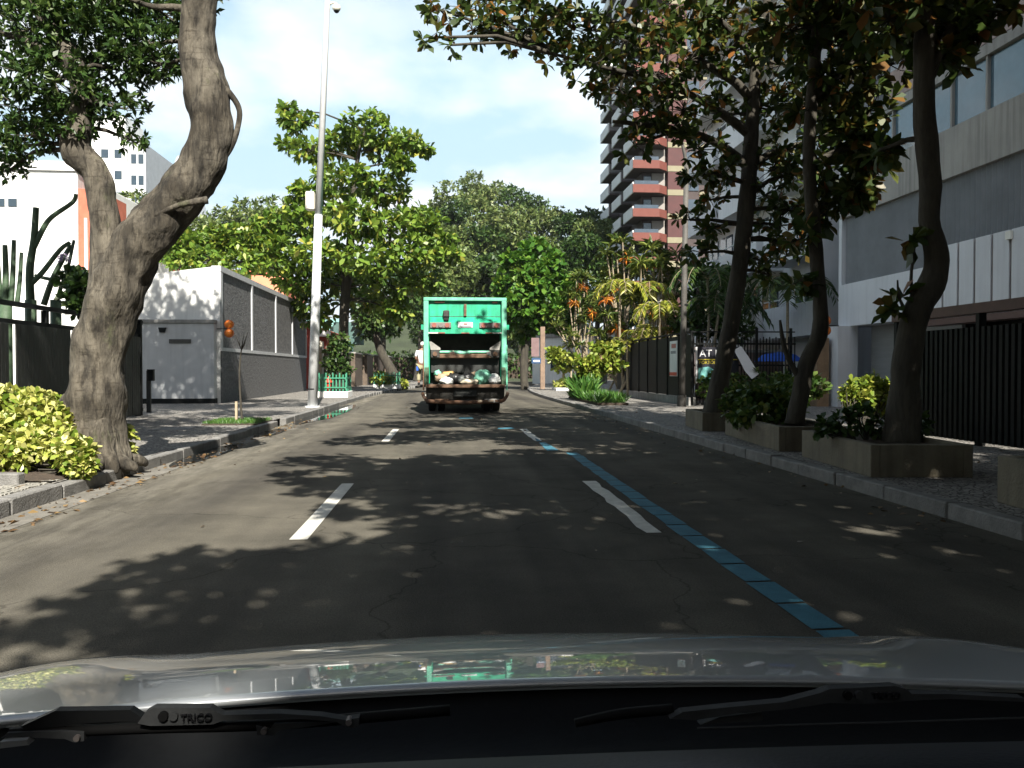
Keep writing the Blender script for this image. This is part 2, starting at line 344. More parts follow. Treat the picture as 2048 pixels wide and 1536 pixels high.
g_forest = leafmat('forest_leaf', [(0, (.075, .115, .035)), (.6, (.12, .165, .045)), (1, (.19, .21, .07))])
g_yellow = leafmat('variegated_leaf', [(0, (.10, .17, .02)), (.3, (.22, .27, .04)), (.65, (.42, .42, .10)), (1, (.62, .60, .26))])
g_lime = leafmat('lime_leaf', [(0, (.10, .17, .02)), (.6, (.20, .25, .035)), (1, (.32, .32, .06))])
g_autumn = leafmat('autumn_almond_leaf', [(0, (.03, .055, .012)), (.5, (.05, .08, .016)), (.80, (.09, .10, .02)), (.91, (.13, .085, .02)), (.975, (.20, .08, .02)), (1, (.28, .15, .04))], .3)
g_grass = leafmat('grass_blade', [(0, (.03, .09, .015)), (.6, (.06, .15, .025)), (1, (.12, .21, .04))])
g_orange = leafmat('orange_leaf', [(0, (.30, .09, .015)), (.6, (.50, .17, .02)), (1, (.55, .28, .04))])

# ------------------------------------------------------------------ ground, road, pavements
KL, KR = -3.95, 4.42
struct('ground', MB().add([(-2600, -200, -.05), (2600, -200, -.05), (2600, 3600, -.05), (-2600, 3600, -.05)], [(0, 1, 2, 3)]), mat('earth', (.06, .07, .035), .95, .4, .05))
def sheet(x0, x1, y0, y1, z, nx=1, ny=1):
    vs = [(x0 + (x1 - x0) * i / nx, y0 + (y1 - y0) * j / ny, z) for j in range(ny + 1) for i in range(nx + 1)]
    return MB().add(vs, [(j * (nx + 1) + i, j * (nx + 1) + i + 1, (j + 1) * (nx + 1) + i + 1, (j + 1) * (nx + 1) + i) for j in range(ny) for i in range(nx)])
# road: straight, then bending gently right past the truck
def rc(y): return 0 if y < 36 else .0045 * (y - 36) ** 2 * (1 if y < 60 else 1) * .6
ys = [-30, 0, 10, 20, 30, 36] + list(range(40, 100, 4))
def strip(x0, x1, z, y0, y1):
    yy = [y for y in [y0] + [q for q in ys if y0 < q < y1] + [y1]]
    vs = []; fs = []
    for y in yy: vs += [(x0 + rc(y), y, z), (x1 + rc(y), y, z)]
    for i in range(len(yy) - 1): fs.append((2 * i, 2 * i + 1, 2 * i + 3, 2 * i + 2))
    return MB().add(vs, fs)
road = struct('road', strip(KL, KR, 0, -30, 96), asphalt)
pl = struct('pavement_left', strip(-60, KL - .15, .14, -30, 96), paving)
pr = struct('pavement_right', strip(KR + .15, 60, .14, -30, 96), paving)
def kerbs(parent, xa, xb, y0, y1, step=.98):
    y = y0; k = 0
    while y < y1:
        ln = step + random.uniform(-.12, .1); x = rc(y)
        dz = random.uniform(-.012, .012); dx = random.uniform(-.008, .008)
        if not (xa < 0 and 18.6 < y < 19.8):
            MB().box(xa + x + dx, xb + x + dx, y + .008, y + ln - .008, -.1, .145 + dz, c=.014, rz=random.uniform(-.006, .006)).build('kerb_stone', stone, parent)
        y += ln; k += 1
kerbs(pl, KL - .16, KL, 4, 60); kerbs(pr, KR, KR + .16, 4, 60)
# gutter strips (concrete, broken edge) along both kerbs
gut = mat('gutter_concrete', (.15, .14, .12), .9, .35, 3, .5, 50)
struct('gutter', strip(KL, KL + .34, .004, 2, 18), gut, road)
# painted marks
for k in range(6):
    y0 = 6.45 + 8.75 * k
    if 21 < y0 < 33: continue
    struct('lane_dash', sheet(-1.235, -1.095, y0, y0 + 3.15, .005, 1, 1), road_white, road)
for k in range(6):
    y0 = 6.5 + 8.6 * k
    if 22 < y0 < 34: continue
    x = 1.66 + rc(y0)
    b = MB(); n = 12                          # worn edges
    vs = []
    for i in range(n + 1): vs += [(x - .07 + random.uniform(-.022, .02), y0 + 3.1 * i / n, .005), (x + .07 + random.uniform(-.02, .022), y0 + 3.1 * i / n, .005)]
    b.add(vs, [(2 * i, 2 * i + 1, 2 * i + 3, 2 * i + 2) for i in range(n)]); struct('lane_dash', b, road_white, road)
for k in range(22):
    y0 = 2.6 + .47 * k; dx = random.uniform(-.006, .006)
    x = 1.93 + .004 * (y0 - 6) + dx
    struct('blue_marking', MB().add([(x - .09 + random.uniform(-.01, .01), y0, .006), (x + .09, y0 + .01, .006), (x + .09 + random.uniform(-.01, .01), y0 + .445, .006), (x - .09 + random.uniform(-.01, .01), y0 + .44, .006)], [(0, 1, 2, 3)]), road_blue, road)
for (px, py, w, l) in ((1095, 893, .2, 1.6), (1075, 880, .1, .7), (1012, 857, .4, .5), (932, 836, .4, .8)):
    g = G(px, py, 0); struct('blue_marking', MB().add([(g.x - w / 2, g.y - l / 2, .006), (g.x + w / 2, g.y - l / 2 + .1, .006), (g.x + w / 2 - .05, g.y + l / 2, .006), (g.x - w / 2 + .03, g.y + l / 2 - .08, .006)], [(0, 1, 2, 3)]), road_blue, road)
# water standing in the left gutter
wat = mat('water', (.012, .014, .014), .03, .1, 3, spec=.9)
def puddle(cx, cy, w, l, seed):
    n = 28; vs = [(cx, cy, .012)]
    for i in range(n):
        a = 2 * math.pi * i / n; k = 1 + .3 * noise.noise(Vector((math.cos(a) * 1.3 + seed, math.sin(a) * 1.3, seed)))
        vs.append((max(KL + .01, cx + w * k * math.cos(a)), cy + l * k * math.sin(a), .012))
    struct('puddle', MB().add(vs, [(0, i + 1, (i + 1) % n + 1) for i in range(n)]), wat)
puddle(-3.66, 25.5, .5, 5.2, 1); puddle(-3.75, 13.2, .22, 1.6, 5); puddle(-3.7, 17.5, .2, 1.2, 9)
# dry leaf litter along the kerbs
def litter(n, x0, x1, y0, y1, z=.012):
    p = np.stack([rng.uniform(x0, x1, n), rng.uniform(y0, y1, n), np.full(n, z)], 1); d = rng.normal(size=(n, 3)); d[:, 2] *= .12
    return leaf_arrays(p, d, rng.uniform(.04, .1, n), .6, LEAF4, .1)
lit = leafmat('dry_leaf', [(0, (.07, .04, .02)), (.5, (.15, .09, .04)), (1, (.28, .19, .08))], .1)
tag(leafmesh('leaf_litter', [litter(420, -3.93, -3.5, 5, 22), litter(120, -5.2, -4.2, 8, 12, .155), litter(160, 3.9, 4.74, 6, 24), litter(160, -3.3, 4, 5, 30)[:70], litter(150, 4.95, 8, 6, 26, .15)], lit), 'dry brown leaves fallen along the gutters and pavements', 'leaf litter', kind='stuff')
# small mosaic stones close to the camera on the left pavement
b = MB()
for i in range(16):
    for j in range(44):
        x = -5.3 + i * .072 + random.uniform(-.008, .008); y = 6.6 + j * .072 + random.uniform(-.008, .008)
        if x > KL - .2: continue
        b.box(x, x + random.uniform(.052, .064), y, y + random.uniform(.052, .064), .1, .15 + random.uniform(-.004, .006), rz=random.uniform(-.2, .2))
o = b.build('paving_stone', mat('limestone', (.25, .24, .21), .85, .35, 14, .3, 60), pl); o['kind'] = 'stuff'
# manhole cover in the left pavement
g = G(352, 857); mh = MB().box(g.x - .35, g.x + .35, g.y - .5, g.y + .5, .13, .146).build('manhole_cover', mat('cast_iron', (.05, .05, .05), .6, .3, 20, .5, 60), None, org=(0, 0, 0)); tag(mh, 'flat dark iron cover set into the shaded left pavement', 'manhole cover')

# ------------------------------------------------------------------ LEFT: big forked tree with its bed
TY = 10.35
def tp(*pp): return [D(x, y, TY + (q[0] if q else 0)) for (x, y, *q) in pp]
def roots(mb):
    for an, ln in ((-.2, .74), (.6, .8), (-1.0, .72), (-1.45, .62), (-1.9, .7), (2.4, .6), (3.4, .6), (-2.4, .62), (1.5, .5), (-.6, .66)):
        bx, by = -4.4, TY + .02; c, s = math.cos(an), math.sin(an); ln = ln * (.78 if c > .35 else 1); ex = .05 if c > .35 else .18
        p, r = catmull([(bx + c * .12, by + s * .12, 1.0), (bx + c * .24, by + s * .24, .55), (bx + c * min(.36, ln * .8), by + s * min(.36, ln * .8), .27), (bx + c * ln, by + s * ln, .16), (bx + c * (ln + ex), by + s * (ln + ex), .09)], [.14, .16, .12, .07, .015], 4)
        mb.tube(p, r, 16, rough=.35, rs=4, ridge=.4)
    # thin aerial branch looping off the right limb
    p, r = catmull(tp((440, 172), (462, 190), (479, 222), (474, 260), (462, 292), (445, 312), (425, 322)), [.055, .04, .032, .032, .04, .06, .07], 5); mb.tube(p, r, 8, rough=.15, rs=6)
    p, r = catmull(tp((415, 400, -.25), (360, 410, -.27), (310, 432, -.27)), [.05, .035, .03], 4); mb.tube(p, r, 6)
main = (tp((192, 985), (190, 930), (190, 850), (192, 770), (205, 690), (222, 620), (240, 560), (268, 505), (318, 440), (376, 375), (412, 310), (424, 245), (412, 180), (398, 120), (396, 50), (402, -20), (420, -120), (430, -300)),
        [.36, .36, .335, .31, .30, .31, .32, .31, .285, .275, .26, .255, .27, .22, .205, .20, .18, .12])
left = (tp((205, 640), (212, 560), (210, 480), (206, 400), (190, 345), (152, 302), (160, 245), (165, 190), (150, 130), (110, 70), (60, -10), (10, -120)),
        [.24, .20, .175, .165, .17, .175, .15, .13, .12, .10, .08, .05])
lb1 = (tp((150, 150), (100, 110), (50, 80), (-30, 60)), [.07, .05, .04, .03])
lb2 = (tp((400, 20), (350, 15), (300, 12), (240, -10)), [.05, .04, .03, .02])
big = []
for (x, y, dy, r, n) in ((60, 60, 0, .75, 260), (180, 60, .3, .7, 240), (290, 90, .2, .55, 150), (110, 160, -.2, .6, 180), (240, 140, .3, .5, 120), (320, 130, .1, .38, 70), (40, 220, .2, .55, 130), (30, 20, 1, .8, 160),
                        (150, 190, .3, .4, 70), (230, 215, .2, .42, 80), (150, 250, -.1, .3, 45), (60, 270, 0, .42, 70), (10, 300, .2, .35, 60), (230, 10, .5, .6, 140), (140, -40, 0, .9, 200), (330, 30, .5, .4, 80), (260, 280, .3, .22, 22), (20, 340, .5, .25, 20), (390, 115, .4, .12, 8)):
    c = D(x, y, TY + dy); big.append((c, (r, r, r * .55), int(n * .72)))
for (dx, dy, z, r, n) in ((-3, 1, 8, 1.6, 200), (-5, 3, 9, 1.7, 220), (-1.2, 2.5, 9.5, 1.5, 200), (-3.5, 5, 10.5, 1.9, 240), (-6, 6.5, 11, 1.9, 220), (-1, 6, 11.5, 1.8, 200), (-4, 8.5, 12.5, 1.8, 220), (-7, 0, 8.5, 1.6, 180), (-2.5, -2, 9.5, 1.6, 160), (-6.5, 9, 13, 1.8, 200), (-2, 9, 12, 1.5, 140), (-9, 5, 11.5, 1.8, 160), (-4.5, 3.5, 13, 1.7, 160), (-5.5, 8, 11.5, 1.9, 240), (-4, 8.5, 12.2, 1.9, 220), (-7.5, 7.5, 12.5, 1.9, 240), (-6.2, 9.5, 11.5, 1.8, 220), (-3.5, 7, 9.5, 1.7, 180), (-6.5, 4, 8.2, 1.7, 180)):
    big.append(((-3 + dx * .9, TY + dy, z), (r, r, r * .6), int(n * 1.9), .17))
upper = [([(-2.6, TY, 6.6), (-3.5, TY + 1.5, 8.6), (-5, TY + 4, 10.5), (-6.3, TY + 7, 12.3), (-7, TY + 9, 13.5)], [.15, .13, .1, .05, .03]), ([(-4.8, TY, 5.7), (-6, TY + .8, 7.5), (-8.5, TY + 2, 9.5)], [.06, .07, .04])]
tree('fig_tree', 'thick grey forked trunk with dark small leaves at left kerb, roots flaring', (-4.4, TY, .1), [main, left, lb1, lb2] + upper, big, g_dark, bark, leaf=.1, per=9, width=.5, extra=roots, rough=.2, sides=44, ridge=.55, kk=9, twr=.012, ntw=8, shape=LEAF4)
# bed under it
bed = thing('tree_bed', 'soil bed with two stone edge slabs round the forked tree', 'tree bed', (-4.7, TY, .14))
b = MB(); n = 10
vs = []
for j in range(n + 1):
    for i in range(n + 1):
        x = -6.6 + 2.46 * i / n; y = 8.85 + 2.3 * j / n; e = min(i, n - i, j, n - j) / n
        vs.append((x, y, .15 + .09 * min(1, e * 4) + .03 * noise.noise(Vector((x * 3, y * 3, 0)))))
b.add(vs, [(j * (n + 1) + i, j * (n + 1) + i + 1, (j + 1) * (n + 1) + i + 1, (j + 1) * (n + 1) + i) for j in range(n) for i in range(n)]); b.build('soil', soil, bed, True)
for (x0, x1, y0, y1, rz) in ((-6.6, -5.02, 8.72, 8.86, .02), (-4.98, -4.36, 8.68, 8.82, -.03), (-4.25, -4.13, 10.55, 11.2, .03)):
    MB().box(x0, x1, y0, y1, .1, .265, c=.012, rz=rz).build('edge_slab', stone, bed)
def bush(name, label, base, clumps, m, leaf, group=None, stems=8, per=6, cat='bush', shape=LEAF6, width=.6, stemmat=None):
    t = thing(name, label, cat, base, group); arrs = []; mb = MB()
    for c, r, nt in clumps:
        a, tw = clump(c, r, nt, per, leaf, shape=shape, width=width, shell=.2); arrs.append(a)
        twigs(mb, (base[0] * .6 + c[0] * .4, base[1] * .6 + c[1] * .4, base[2] + .02), tw[:stems], .014, .005)
    mb.build('stem', stemmat or bark_dark, t); leafmesh('foliage', arrs, m, t); return t
cs = []
for (x, y, dy, r) in ((20, 870, .1, .36), (80, 850, .3, .36), (40, 905, -.25, .28), (110, 895, -.15, .28), (70, 820, .5, .3), (120, 845, .45, .28), (150, 905, -.35, .2), (-40, 880, 0, .4), (10, 815, .6, .3), (160, 930, -.45, .12)):
    cs.append((tuple(D(x, y, 9.7 + dy)), (r, r, r * .8), 170))
bush('variegated_bush', 'bright yellow-green variegated shrub left of the forked trunk', (-5.5, 9.8, .2), cs, g_yellow, .095, stems=10)
cs = [(tuple(D(x, y, 10.7)), (.16, .16, .14), 44) for (x, y) in ((240, 870), (232, 895), (245, 905))]
bush('variegated_bush', 'small yellow-green shrub tuft right behind the forked trunk', tuple(D(236, 915, 10.7)), cs, g_yellow, .09)

# ------------------------------------------------------------------ LEFT: dark slatted fence with cactus garden behind
fwood = mat('dark_fence', (.014, .015, .013), .55, .4, 4, .3, 30, stretch=(4, 4, .4))
fx, fy0, fy1 = -8.0, 12.0, 21.9
fe = thing('boundary_fence', 'near-black slatted fence with top rails behind the forked tree', 'fence', (fx, 17, .14))
MB().box(fx - .05, fx + .05, fy0, fy1, 2.5, 2.585).build('top_rail', black_metal, fe)
MB().box(fx - .05, fx + .05, fy0, fy1, 2.17, 2.25).build('rail', black_metal, fe)
MB().box(fx - .04, fx + .04, fy0, fy1, .24, .31).build('rail', black_metal, fe)
y = fy0
while y < fy1 - .1:
    gap = (13.9 < y < 14.2) or (15.45 < y < 15.7) or (17.9 < y < 18.0)
    if not gap: MB().box(fx + .052, fx + .085, y, y + .128, .17, 2.168 if y < 30 else 2, c=.004).build('slat', fwood, fe)
    y += .134 if random.random() > .18 else .155
for y in (12.1, 14.6, 17, 19.4, 21.85): MB().box(fx - .06, fx + .05 if y < 21 else fx + .1, y - .05, y + .05, .14, 2.495 if y < 21 else 2.62).build('post', black_metal, fe)
rt = thing('side_fence', 'dark fence return with a pale paper notice beside the driveway', 'fence', (-8.5, 22.05, .14))
for i in range(8): MB().box(-8.02 - .13 * i - .12, -8.02 - .13 * i, 22.0, 22.03, .17, 2.3).build('slat', fwood, rt)
MB().box(-9.06, -7.95, 22.031, 22.08, 2.5, 2.6).build('rail', black_metal, rt); MB().box(-9.06, -7.95, 22.031, 22.08, .25, .33).build('rail', black_metal, rt)
MB().box(-8.35, -8.1, 21.985, 21.998, 1.35, 2.05).build('notice', mat('paper', (.55, .55, .52), .8, .1, 8), rt)['label'] = 'weathered pale paper notice'
cact = mat('cactus_green', (.05, .085, .045), .6, .35, 8, .2, 30)
def cactus(label, x, y, py_top, Y, arms):
    base = D(x, 640, Y); base.z = .14; t = thing('candelabra_cactus', label, 'cactus', base, 'cacti behind the dark fence')
    for pts, r in arms:
        p, rr = catmull([D(a, b, Y) for a, b in pts], [r * (1 - .35 * k / (len(pts) - 1)) for k in range(len(pts))], 4)
        MB().tube(p, rr, 7, lobes=.18).build('arm', cact, t, True)
    MB().tube([base, D(x, 600, Y)], [.13, .12], 7).build('stem', cact, t, True)
cactus('tall forking cactus with a long bent arm against the white wall', 62, 0, 0, 18.5, [([(62, 610), (60, 540), (68, 480), (72, 415)], .09), ([(66, 500), (88, 455), (105, 433), (145, 405), (152, 388)], .06), ([(60, 570), (85, 545), (120, 500), (140, 485)], .06)])
cactus('clump of upright finger-like cactus stems at the left edge', 12, 0, 0, 17.5, [([(10, 610), (12, 550), (10, 490)], .07), ([(22, 610), (26, 550), (28, 480)], .06), ([(0, 600), (-2, 560), (-6, 500)], .06), ([(34, 610), (40, 560), (43, 505)], .05)])
cactus('slanting thin cactus arms with lilac bloom left of trunk', 112, 0, 0, 19.5, [([(88, 610), (105, 560), (125, 520), (142, 490)], .07), ([(112, 612), (122, 575), (135, 540), (148, 480)], .05), ([(110, 560), (85, 555), (70, 550)], .05)])
g = D(128, 515, 19.4); a, _ = clump(g, .12, 14, 6, .07); tag(leafmesh('flower_cluster', [a], leafmat('lilac', [(0, (.35, .25, .45)), (1, (.55, .45, .6))]), None, tuple(g)), 'lilac flower cluster hanging among the cactus arms', 'flower')
cs = [(tuple(D(x, y, 16.5 + dy)), (.3, .3, .3), 40) for (x, y, dy) in ((150, 560, 2.5), (175, 575, 2), (160, 600, 2))]
bush('garden_shrub', 'broad-leaved garden shrub peeping over the fence behind the trunk', tuple(D(160, 640, 18.6)), cs, g_dark, .2)

# ------------------------------------------------------------------ LEFT: buildings behind
roofred = mat('terracotta', (.42, .12, .07), .8, .2, 3); glass = glassmat('window_glass', (.03, .045, .06))
h = thing('white_house', 'tall blank sunlit white house wall behind the cactus garden', 'building', (-19, 33, .1))
box('wall', white_paint, h, -32, -14.3, 33, 44, 0, 9.0, c=.03)
box('side_wall', roofred, h, -14.298, -13.6, 33.1, 36, 0, 8.35)
box('drain_pipe', white_paint, h, -14.05, -13.95, 33.0, 33.09, 5, 7.2)
box('parapet', white_paint, h, -32.1, -14.25, 32.9, 33.3, 9.003, 9.35)
box('parapet', white_paint, h, -30, -18.5, 36, 40, 9.36, 10.4)
for i in range(2): box('window', glass, h, -17.3 + i * .45, -16.98 + i * .45, 32.97, 33.02, 7.6, 7.9)
h = thing('red_house', 'terracotta red gabled house between the trunk limbs', 'building', (-17, 40, .1))
b = MB(); b.prism([(-21, 47, 0), (-17.2, 47, 0), (-17.2, 47, 9.6), (-18.6, 47, 10.6), (-21, 47, 10.6)], (0, 8, 0)); b.build('wall', roofred, h)
box('roof_edge', white_paint, h, -18.0, -17.0, 46.7, 46.95, 9.6, 9.9)
h = thing('apartment_tower', 'far white apartment tower with small windows left of the sky', 'building', (-50, 122, 0))
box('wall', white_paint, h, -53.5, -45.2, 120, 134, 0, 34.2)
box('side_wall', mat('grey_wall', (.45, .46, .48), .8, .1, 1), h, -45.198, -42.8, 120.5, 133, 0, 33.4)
box('roof_box', white_paint, h, -52, -46.5, 123, 130, 34.201, 38)
for fl in range(9):
    for xx in (-52.5, -50.6, -48.7, -46.9): 
        w = box('window', glass, h, xx, xx + 1.0, 119.95, 120.03, 33 - 3 * fl - 1.8, 33 - 3 * fl - .6)
    for xx in (-44.8, -43.8): box('window', glass, h, xx, xx + .7, 120.45, 120.53, 32.5 - 3 * fl - 1.9, 32.5 - 3 * fl - .6)

# white gatehouse and grey rubble-plaster wall
rub = mat('rough_grey_render', (.055, .056, .06), .95, .35, 9, 1.0, 14, col2=(.19, .19, .19)); greyp = mat('pale_grey_paint', (.50, .51, .52), .75, .08, 2, .1, 40, streak=.15)
gh = thing('gatehouse', 'white gatehouse with slanted top and grey roughcast side wall', 'building', (-8.3, 30, .14))
wx = -8.1
MB().prism([(wx, 29.9, .14), (-14.5, 29.9, .14), (-14.5, 29.9, 4.6), (-11.2, 29.9, 4.62), (wx, 29.9, 5.02)], (0, .028, 0)).build('wall', white_paint, gh); MB().box(-14.4, wx - .38, 29.93, 47, .14, 4.5).build('rear_wall', white_paint, gh)
MB().box(-10.95, wx - .12, 29.55, 29.897, .32, 2.95).build('lower_wall', greyp, gh); MB().box(-10.95, wx - .1, 29.56, 29.896, .14, .317).build('plinth', black_metal, gh)
MB().box(-10.98, wx - .09, 29.5, 29.894, 2.955, 3.09, c=.015).build('coping', concrete, gh)
MB().box(wx - .3, wx, 33.402, 47.5, .14, 2.0).build('side_wall', rub, gh)
MB().box(wx - .3, wx, 29.95, 33.4, .14, 2.0).build('side_wall', rub, gh)
ye = [30.0, 34.6, 39.3, 43.4, 47.4]
def ztop(y): return 4.98
for i in range(4):
    a, c = ye[i] + .2, ye[i + 1] - .02
    MB().prism([(wx - .02, a, 2.13), (wx - .02, c, 2.13), (wx - .02, c, ztop(c) - .16), (wx - .02, a, ztop(a) - .16)], (-.28, 0, 0)).build('panel', rub, gh)
for i, yy in enumerate(ye): MB().box(wx - .28, wx + .03, yy - .02 if i else 29.93, yy + .18, 2.13, ztop(yy) - .17).build('frame_post', greyp, gh)
MB().box(wx - .3, wx + .035, 29.93, 47.6, 2.003, 2.127).build('frame_rail', greyp, gh)
MB().box(wx - .3, wx + .035, 29.93, 47.6, 4.83, 5.03).build('frame_rail', greyp, gh)
MB().box(wx + .001, wx + .02, 30.0, 47.5, .14, 2.0).build('plaster_skirt', rub, gh)
MB().box(-9.75, -9.0, 29.52, 29.548, 2.25, 2.4, c=.008).build('sign_plaque', mat('dark_plaque', (.06, .06, .055), .5, .3, 20), gh)['label'] = 'long dark name plaque'
b = MB(); b.prism([D(316, 655, 29.5), D(332, 655, 29.5), D(329, 665, 29.5), D(319, 665, 29.5)], (0, .1, 0)); b.build('wall_lamp', black_metal, gh)
ora = mat('orange_lens', (.75, .20, .02), .35, .1, 5)
def signal(label, p, side, n=2):
    t = thing('garage_signal', label, 'signal light', p); p = Vector(p)
    MB().tube([p, p + Vector((side * .38, 0, .01))], .018, 6).build('bracket', black_metal, t)
    for k in (0, 1):
        c = p + Vector((side * .43, 0, .16 - .31 * k)); b = MB(); b.tube([c + Vector((0, -.07, 0)), c + Vector((0, .07, 0))], .155, 16); b.build('housing', mat('orange_body', (.55, .12, .01), .5, .1, 5), t)
        MB().ell(c + Vector((0, -.07, 0)), (.13, .07, .13), 14, 8).build('lens', ora, t, True)
signal('orange double garage light on the gatehouse corner', (wx - .1, 29.86, 2.78), 1)
ip = G(298, 825); t = thing('intercom_post', 'thin dark intercom post before the gatehouse driveway', 'post', ip)
MB().box(ip.x - .05, ip.x + .05, ip.y - .05, ip.y + .05, .14, 1.3).build('post', fwood, t); MB().box(ip.x - .03, ip.x + .14, ip.y - .08, ip.y + .08, 1.02, 1.34, c=.01).build('intercom_box', black_metal, t)

# ------------------------------------------------------------------ LEFT: sapling in a grass square, camera pole
sg = G(480, 846); gb = thing('grass_square', 'small grass square cut into left pavement round a bare sapling', 'grass bed', (sg.x, sg.y, .14))
MB().box(sg.x - .62, sg.x + .55, sg.y - .75, sg.y + .8, .13, .165).build('soil', soil, gb)
def grass(x0, x1, y0, y1, z, n, h, lean=.3):
    p = np.stack([rng.uniform(x0, x1, n), rng.uniform(y0, y1, n), np.full(n, z)], 1); d = rng.normal(size=(n, 3)) * lean; d[:, 2] = 1
    return leaf_arrays(p, d, h * (.5 + rng.random(n)), .12, LEAF4)
o = leafmesh('grass', [grass(sg.x - .62, sg.x + .55, sg.y - .75, sg.y + .8, .16, 3500, .07)], g_grass, gb); o['kind'] = 'stuff'
sp_ = thing('sapling', 'bare thin sapling tied to a wooden stake in the grass square', 'sapling', (sg.x, sg.y, .16))
b = MB(); p, r = catmull([(sg.x + .05, sg.y, .15), D(481, 800, sg.y), D(479, 740, sg.y), D(484, 690, sg.y)], [.028, .024, .02, .012], 4); b.tube(p, r, 7)
for (x, y) in ((470, 668), (478, 680), (492, 676), (496, 664), (488, 665)): b.tube([D(483, 700, sg.y), D(x + (484 - x) * .4, y + 14, sg.y), D(x, y, sg.y)], [.011, .008, .005], 5)
b.build('trunk', bark_dark, sp_, True); MB().box(sg.x - .1, sg.x - .05, sg.y - .03, sg.y + .03, .15, .62).build('stake', mat('raw_wood', (.35, .28, .19), .8, .2, 8), sp_)
steel = mat('galvanised_pole', (.62, .63, .63), .5, .1, 4, .05, 30, streak=.25); offw = mat('offwhite_plastic', (.72, .68, .58), .5, .08, 5)
pb = G(625, 815); pt = thing('camera_pole', 'tall pale steel pole with dome camera on the left kerb', 'pole', pb)
top = D(655, 0, pb.y); p1 = D(637, 430, pb.y)
MB().tube([(pb.x, pb.y, .14), (p1.x, pb.y, p1.z)], [.155, .125], 20).build('lower_shaft', steel, pt, True)
MB().tube([(p1.x, pb.y, p1.z + .002), (top.x, pb.y, top.z), (top.x + .05, pb.y, top.z + 1.2)], [.112, .085, .08], 20).build('upper_shaft', steel, pt, True)
MB().cyl(pb.x, pb.y, .141, .19, .24, 16).build('base_plate', steel, pt); MB().cyl(pb.x, pb.y, .7, .74, .162, 16).build('strap', black_metal, pt)
c1 = D(612, 384, pb.y); c2 = D(630, 421, pb.y); MB().box(c1.x, c2.x, pb.y - .15, pb.y + .15, c2.z, c1.z, c=.03).build('equipment_box', offw, pt)
b = MB(); b.tube([D(655, 12, pb.y), D(665, 5, pb.y), D(674, 8, pb.y)], .035, 8); b.build('camera_arm', offw, pt, True)
cd = D(673, 16, pb.y); dm = MB().ell(cd, (.13, .13, .12), 14, 10).build('dome_camera', offw, pt, True); MB().ell(cd - Vector((0, 0, .07)), (.09, .09, .09), 12, 8).build('dome_glass', black_metal, dm, True)

# ------------------------------------------------------------------ LEFT far side: houses, garden walls, fenced planters
brownw = mat('brown_stone_wall', (.10, .075, .055), .9, .4, 3, .8, 12); teal = mat('teal_paint', (.22, .42, .40), .8, .1, 2)
h = thing('salmon_house', 'salmon orange house showing above the grey roughcast wall', 'building', (-12, 56, 0))
box('wall', mat('salmon_paint', (.62, .25, .14), .8, .1, 2), h, -17.5, -10.6, 54, 62, 0, 7.5); box('parapet', roofred, h, -17.6, -10.55, 53.9, 62.1, 7.501, 7.75)
box('chimney', white_paint, h, -12.4, -12.0, 55, 55.4, 7.752, 8.4); box('window', glass, h, -10.65, -10.57, 57, 58.2, 4.2, 5.8)
h = thing('red_roof_house', 'low house with red sloping roof behind the camera pole', 'building', (-8.2, 57, 0))
MB().prism([(-7.6, 52, 0), (-10.5, 52, 0), (-10.5, 52, 4.6), (-7.6, 52, 3.6)], (0, 8, 0)).build('wall', mat('dull_red_wall', (.30, .06, .04), .8, .2, 2), h)
MB().prism([(-7.2, 51.7, 3.5), (-10.5, 51.7, 4.65), (-10.5, 51.7, 4.85), (-7.2, 51.7, 3.68)], (0, 8.6, 0)).build('roof', roofred, h)
box('eave_board', white_paint, h, -8.5, -7.3, 51.55, 51.69, 3.4, 3.75)
gw = thing('garden_wall', 'long brown stone garden wall beyond the grey wall on left', 'wall', (-7.4, 60, .14))
box('pillar', mat('pale_stone', (.34, .31, .25), .9, .3, 6, .6, 14), gw, -7.9, -7.3, 48.2, 48.9, .14, 3.0); box('pillar', brownw, gw, -7.8, -7.2, 53.3, 53.9, .14, 2.9)
for i in range(6): box('wall_panel', brownw, gw, -7.75 + rc(50 + 5 * i) * .5, -7.4 + rc(50 + 5 * i) * .5, 49.0 + 5 * i, 53.2 + 5 * i + (0 if i == 0 else .78), .14, 2.5 - .04 * (i % 2)); box('coping', concrete, gw, -7.8 + rc(50 + 5 * i) * .5, -7.35 + rc(50 + 5 * i) * .5, 49.0 + 5 * i, 53.2 + 5 * i + (0 if i == 0 else .78), 2.502, 2.6)
signal('orange double garage light on pale pillar beyond grey wall', (-7.25, 48.1, 2.62), 1)
h = thing('teal_house', 'teal green house front under the trees on left', 'building', (-8, 64, 0))
box('wall', teal, h, -12.5, -8.0, 63, 70, 0, 5.2); box('canopy', mat('dark_teal', (.06, .12, .11), .7, .2, 3), h, -8.6, -6.7, 62.4, 66, 3.3, 4.9); box('window', glass, h, -10.0, -8.9, 62.93, 63.03, 3.0, 4.0)
greenp = mat('green_fence_paint', (.04, .22, .13), .5, .2, 6)
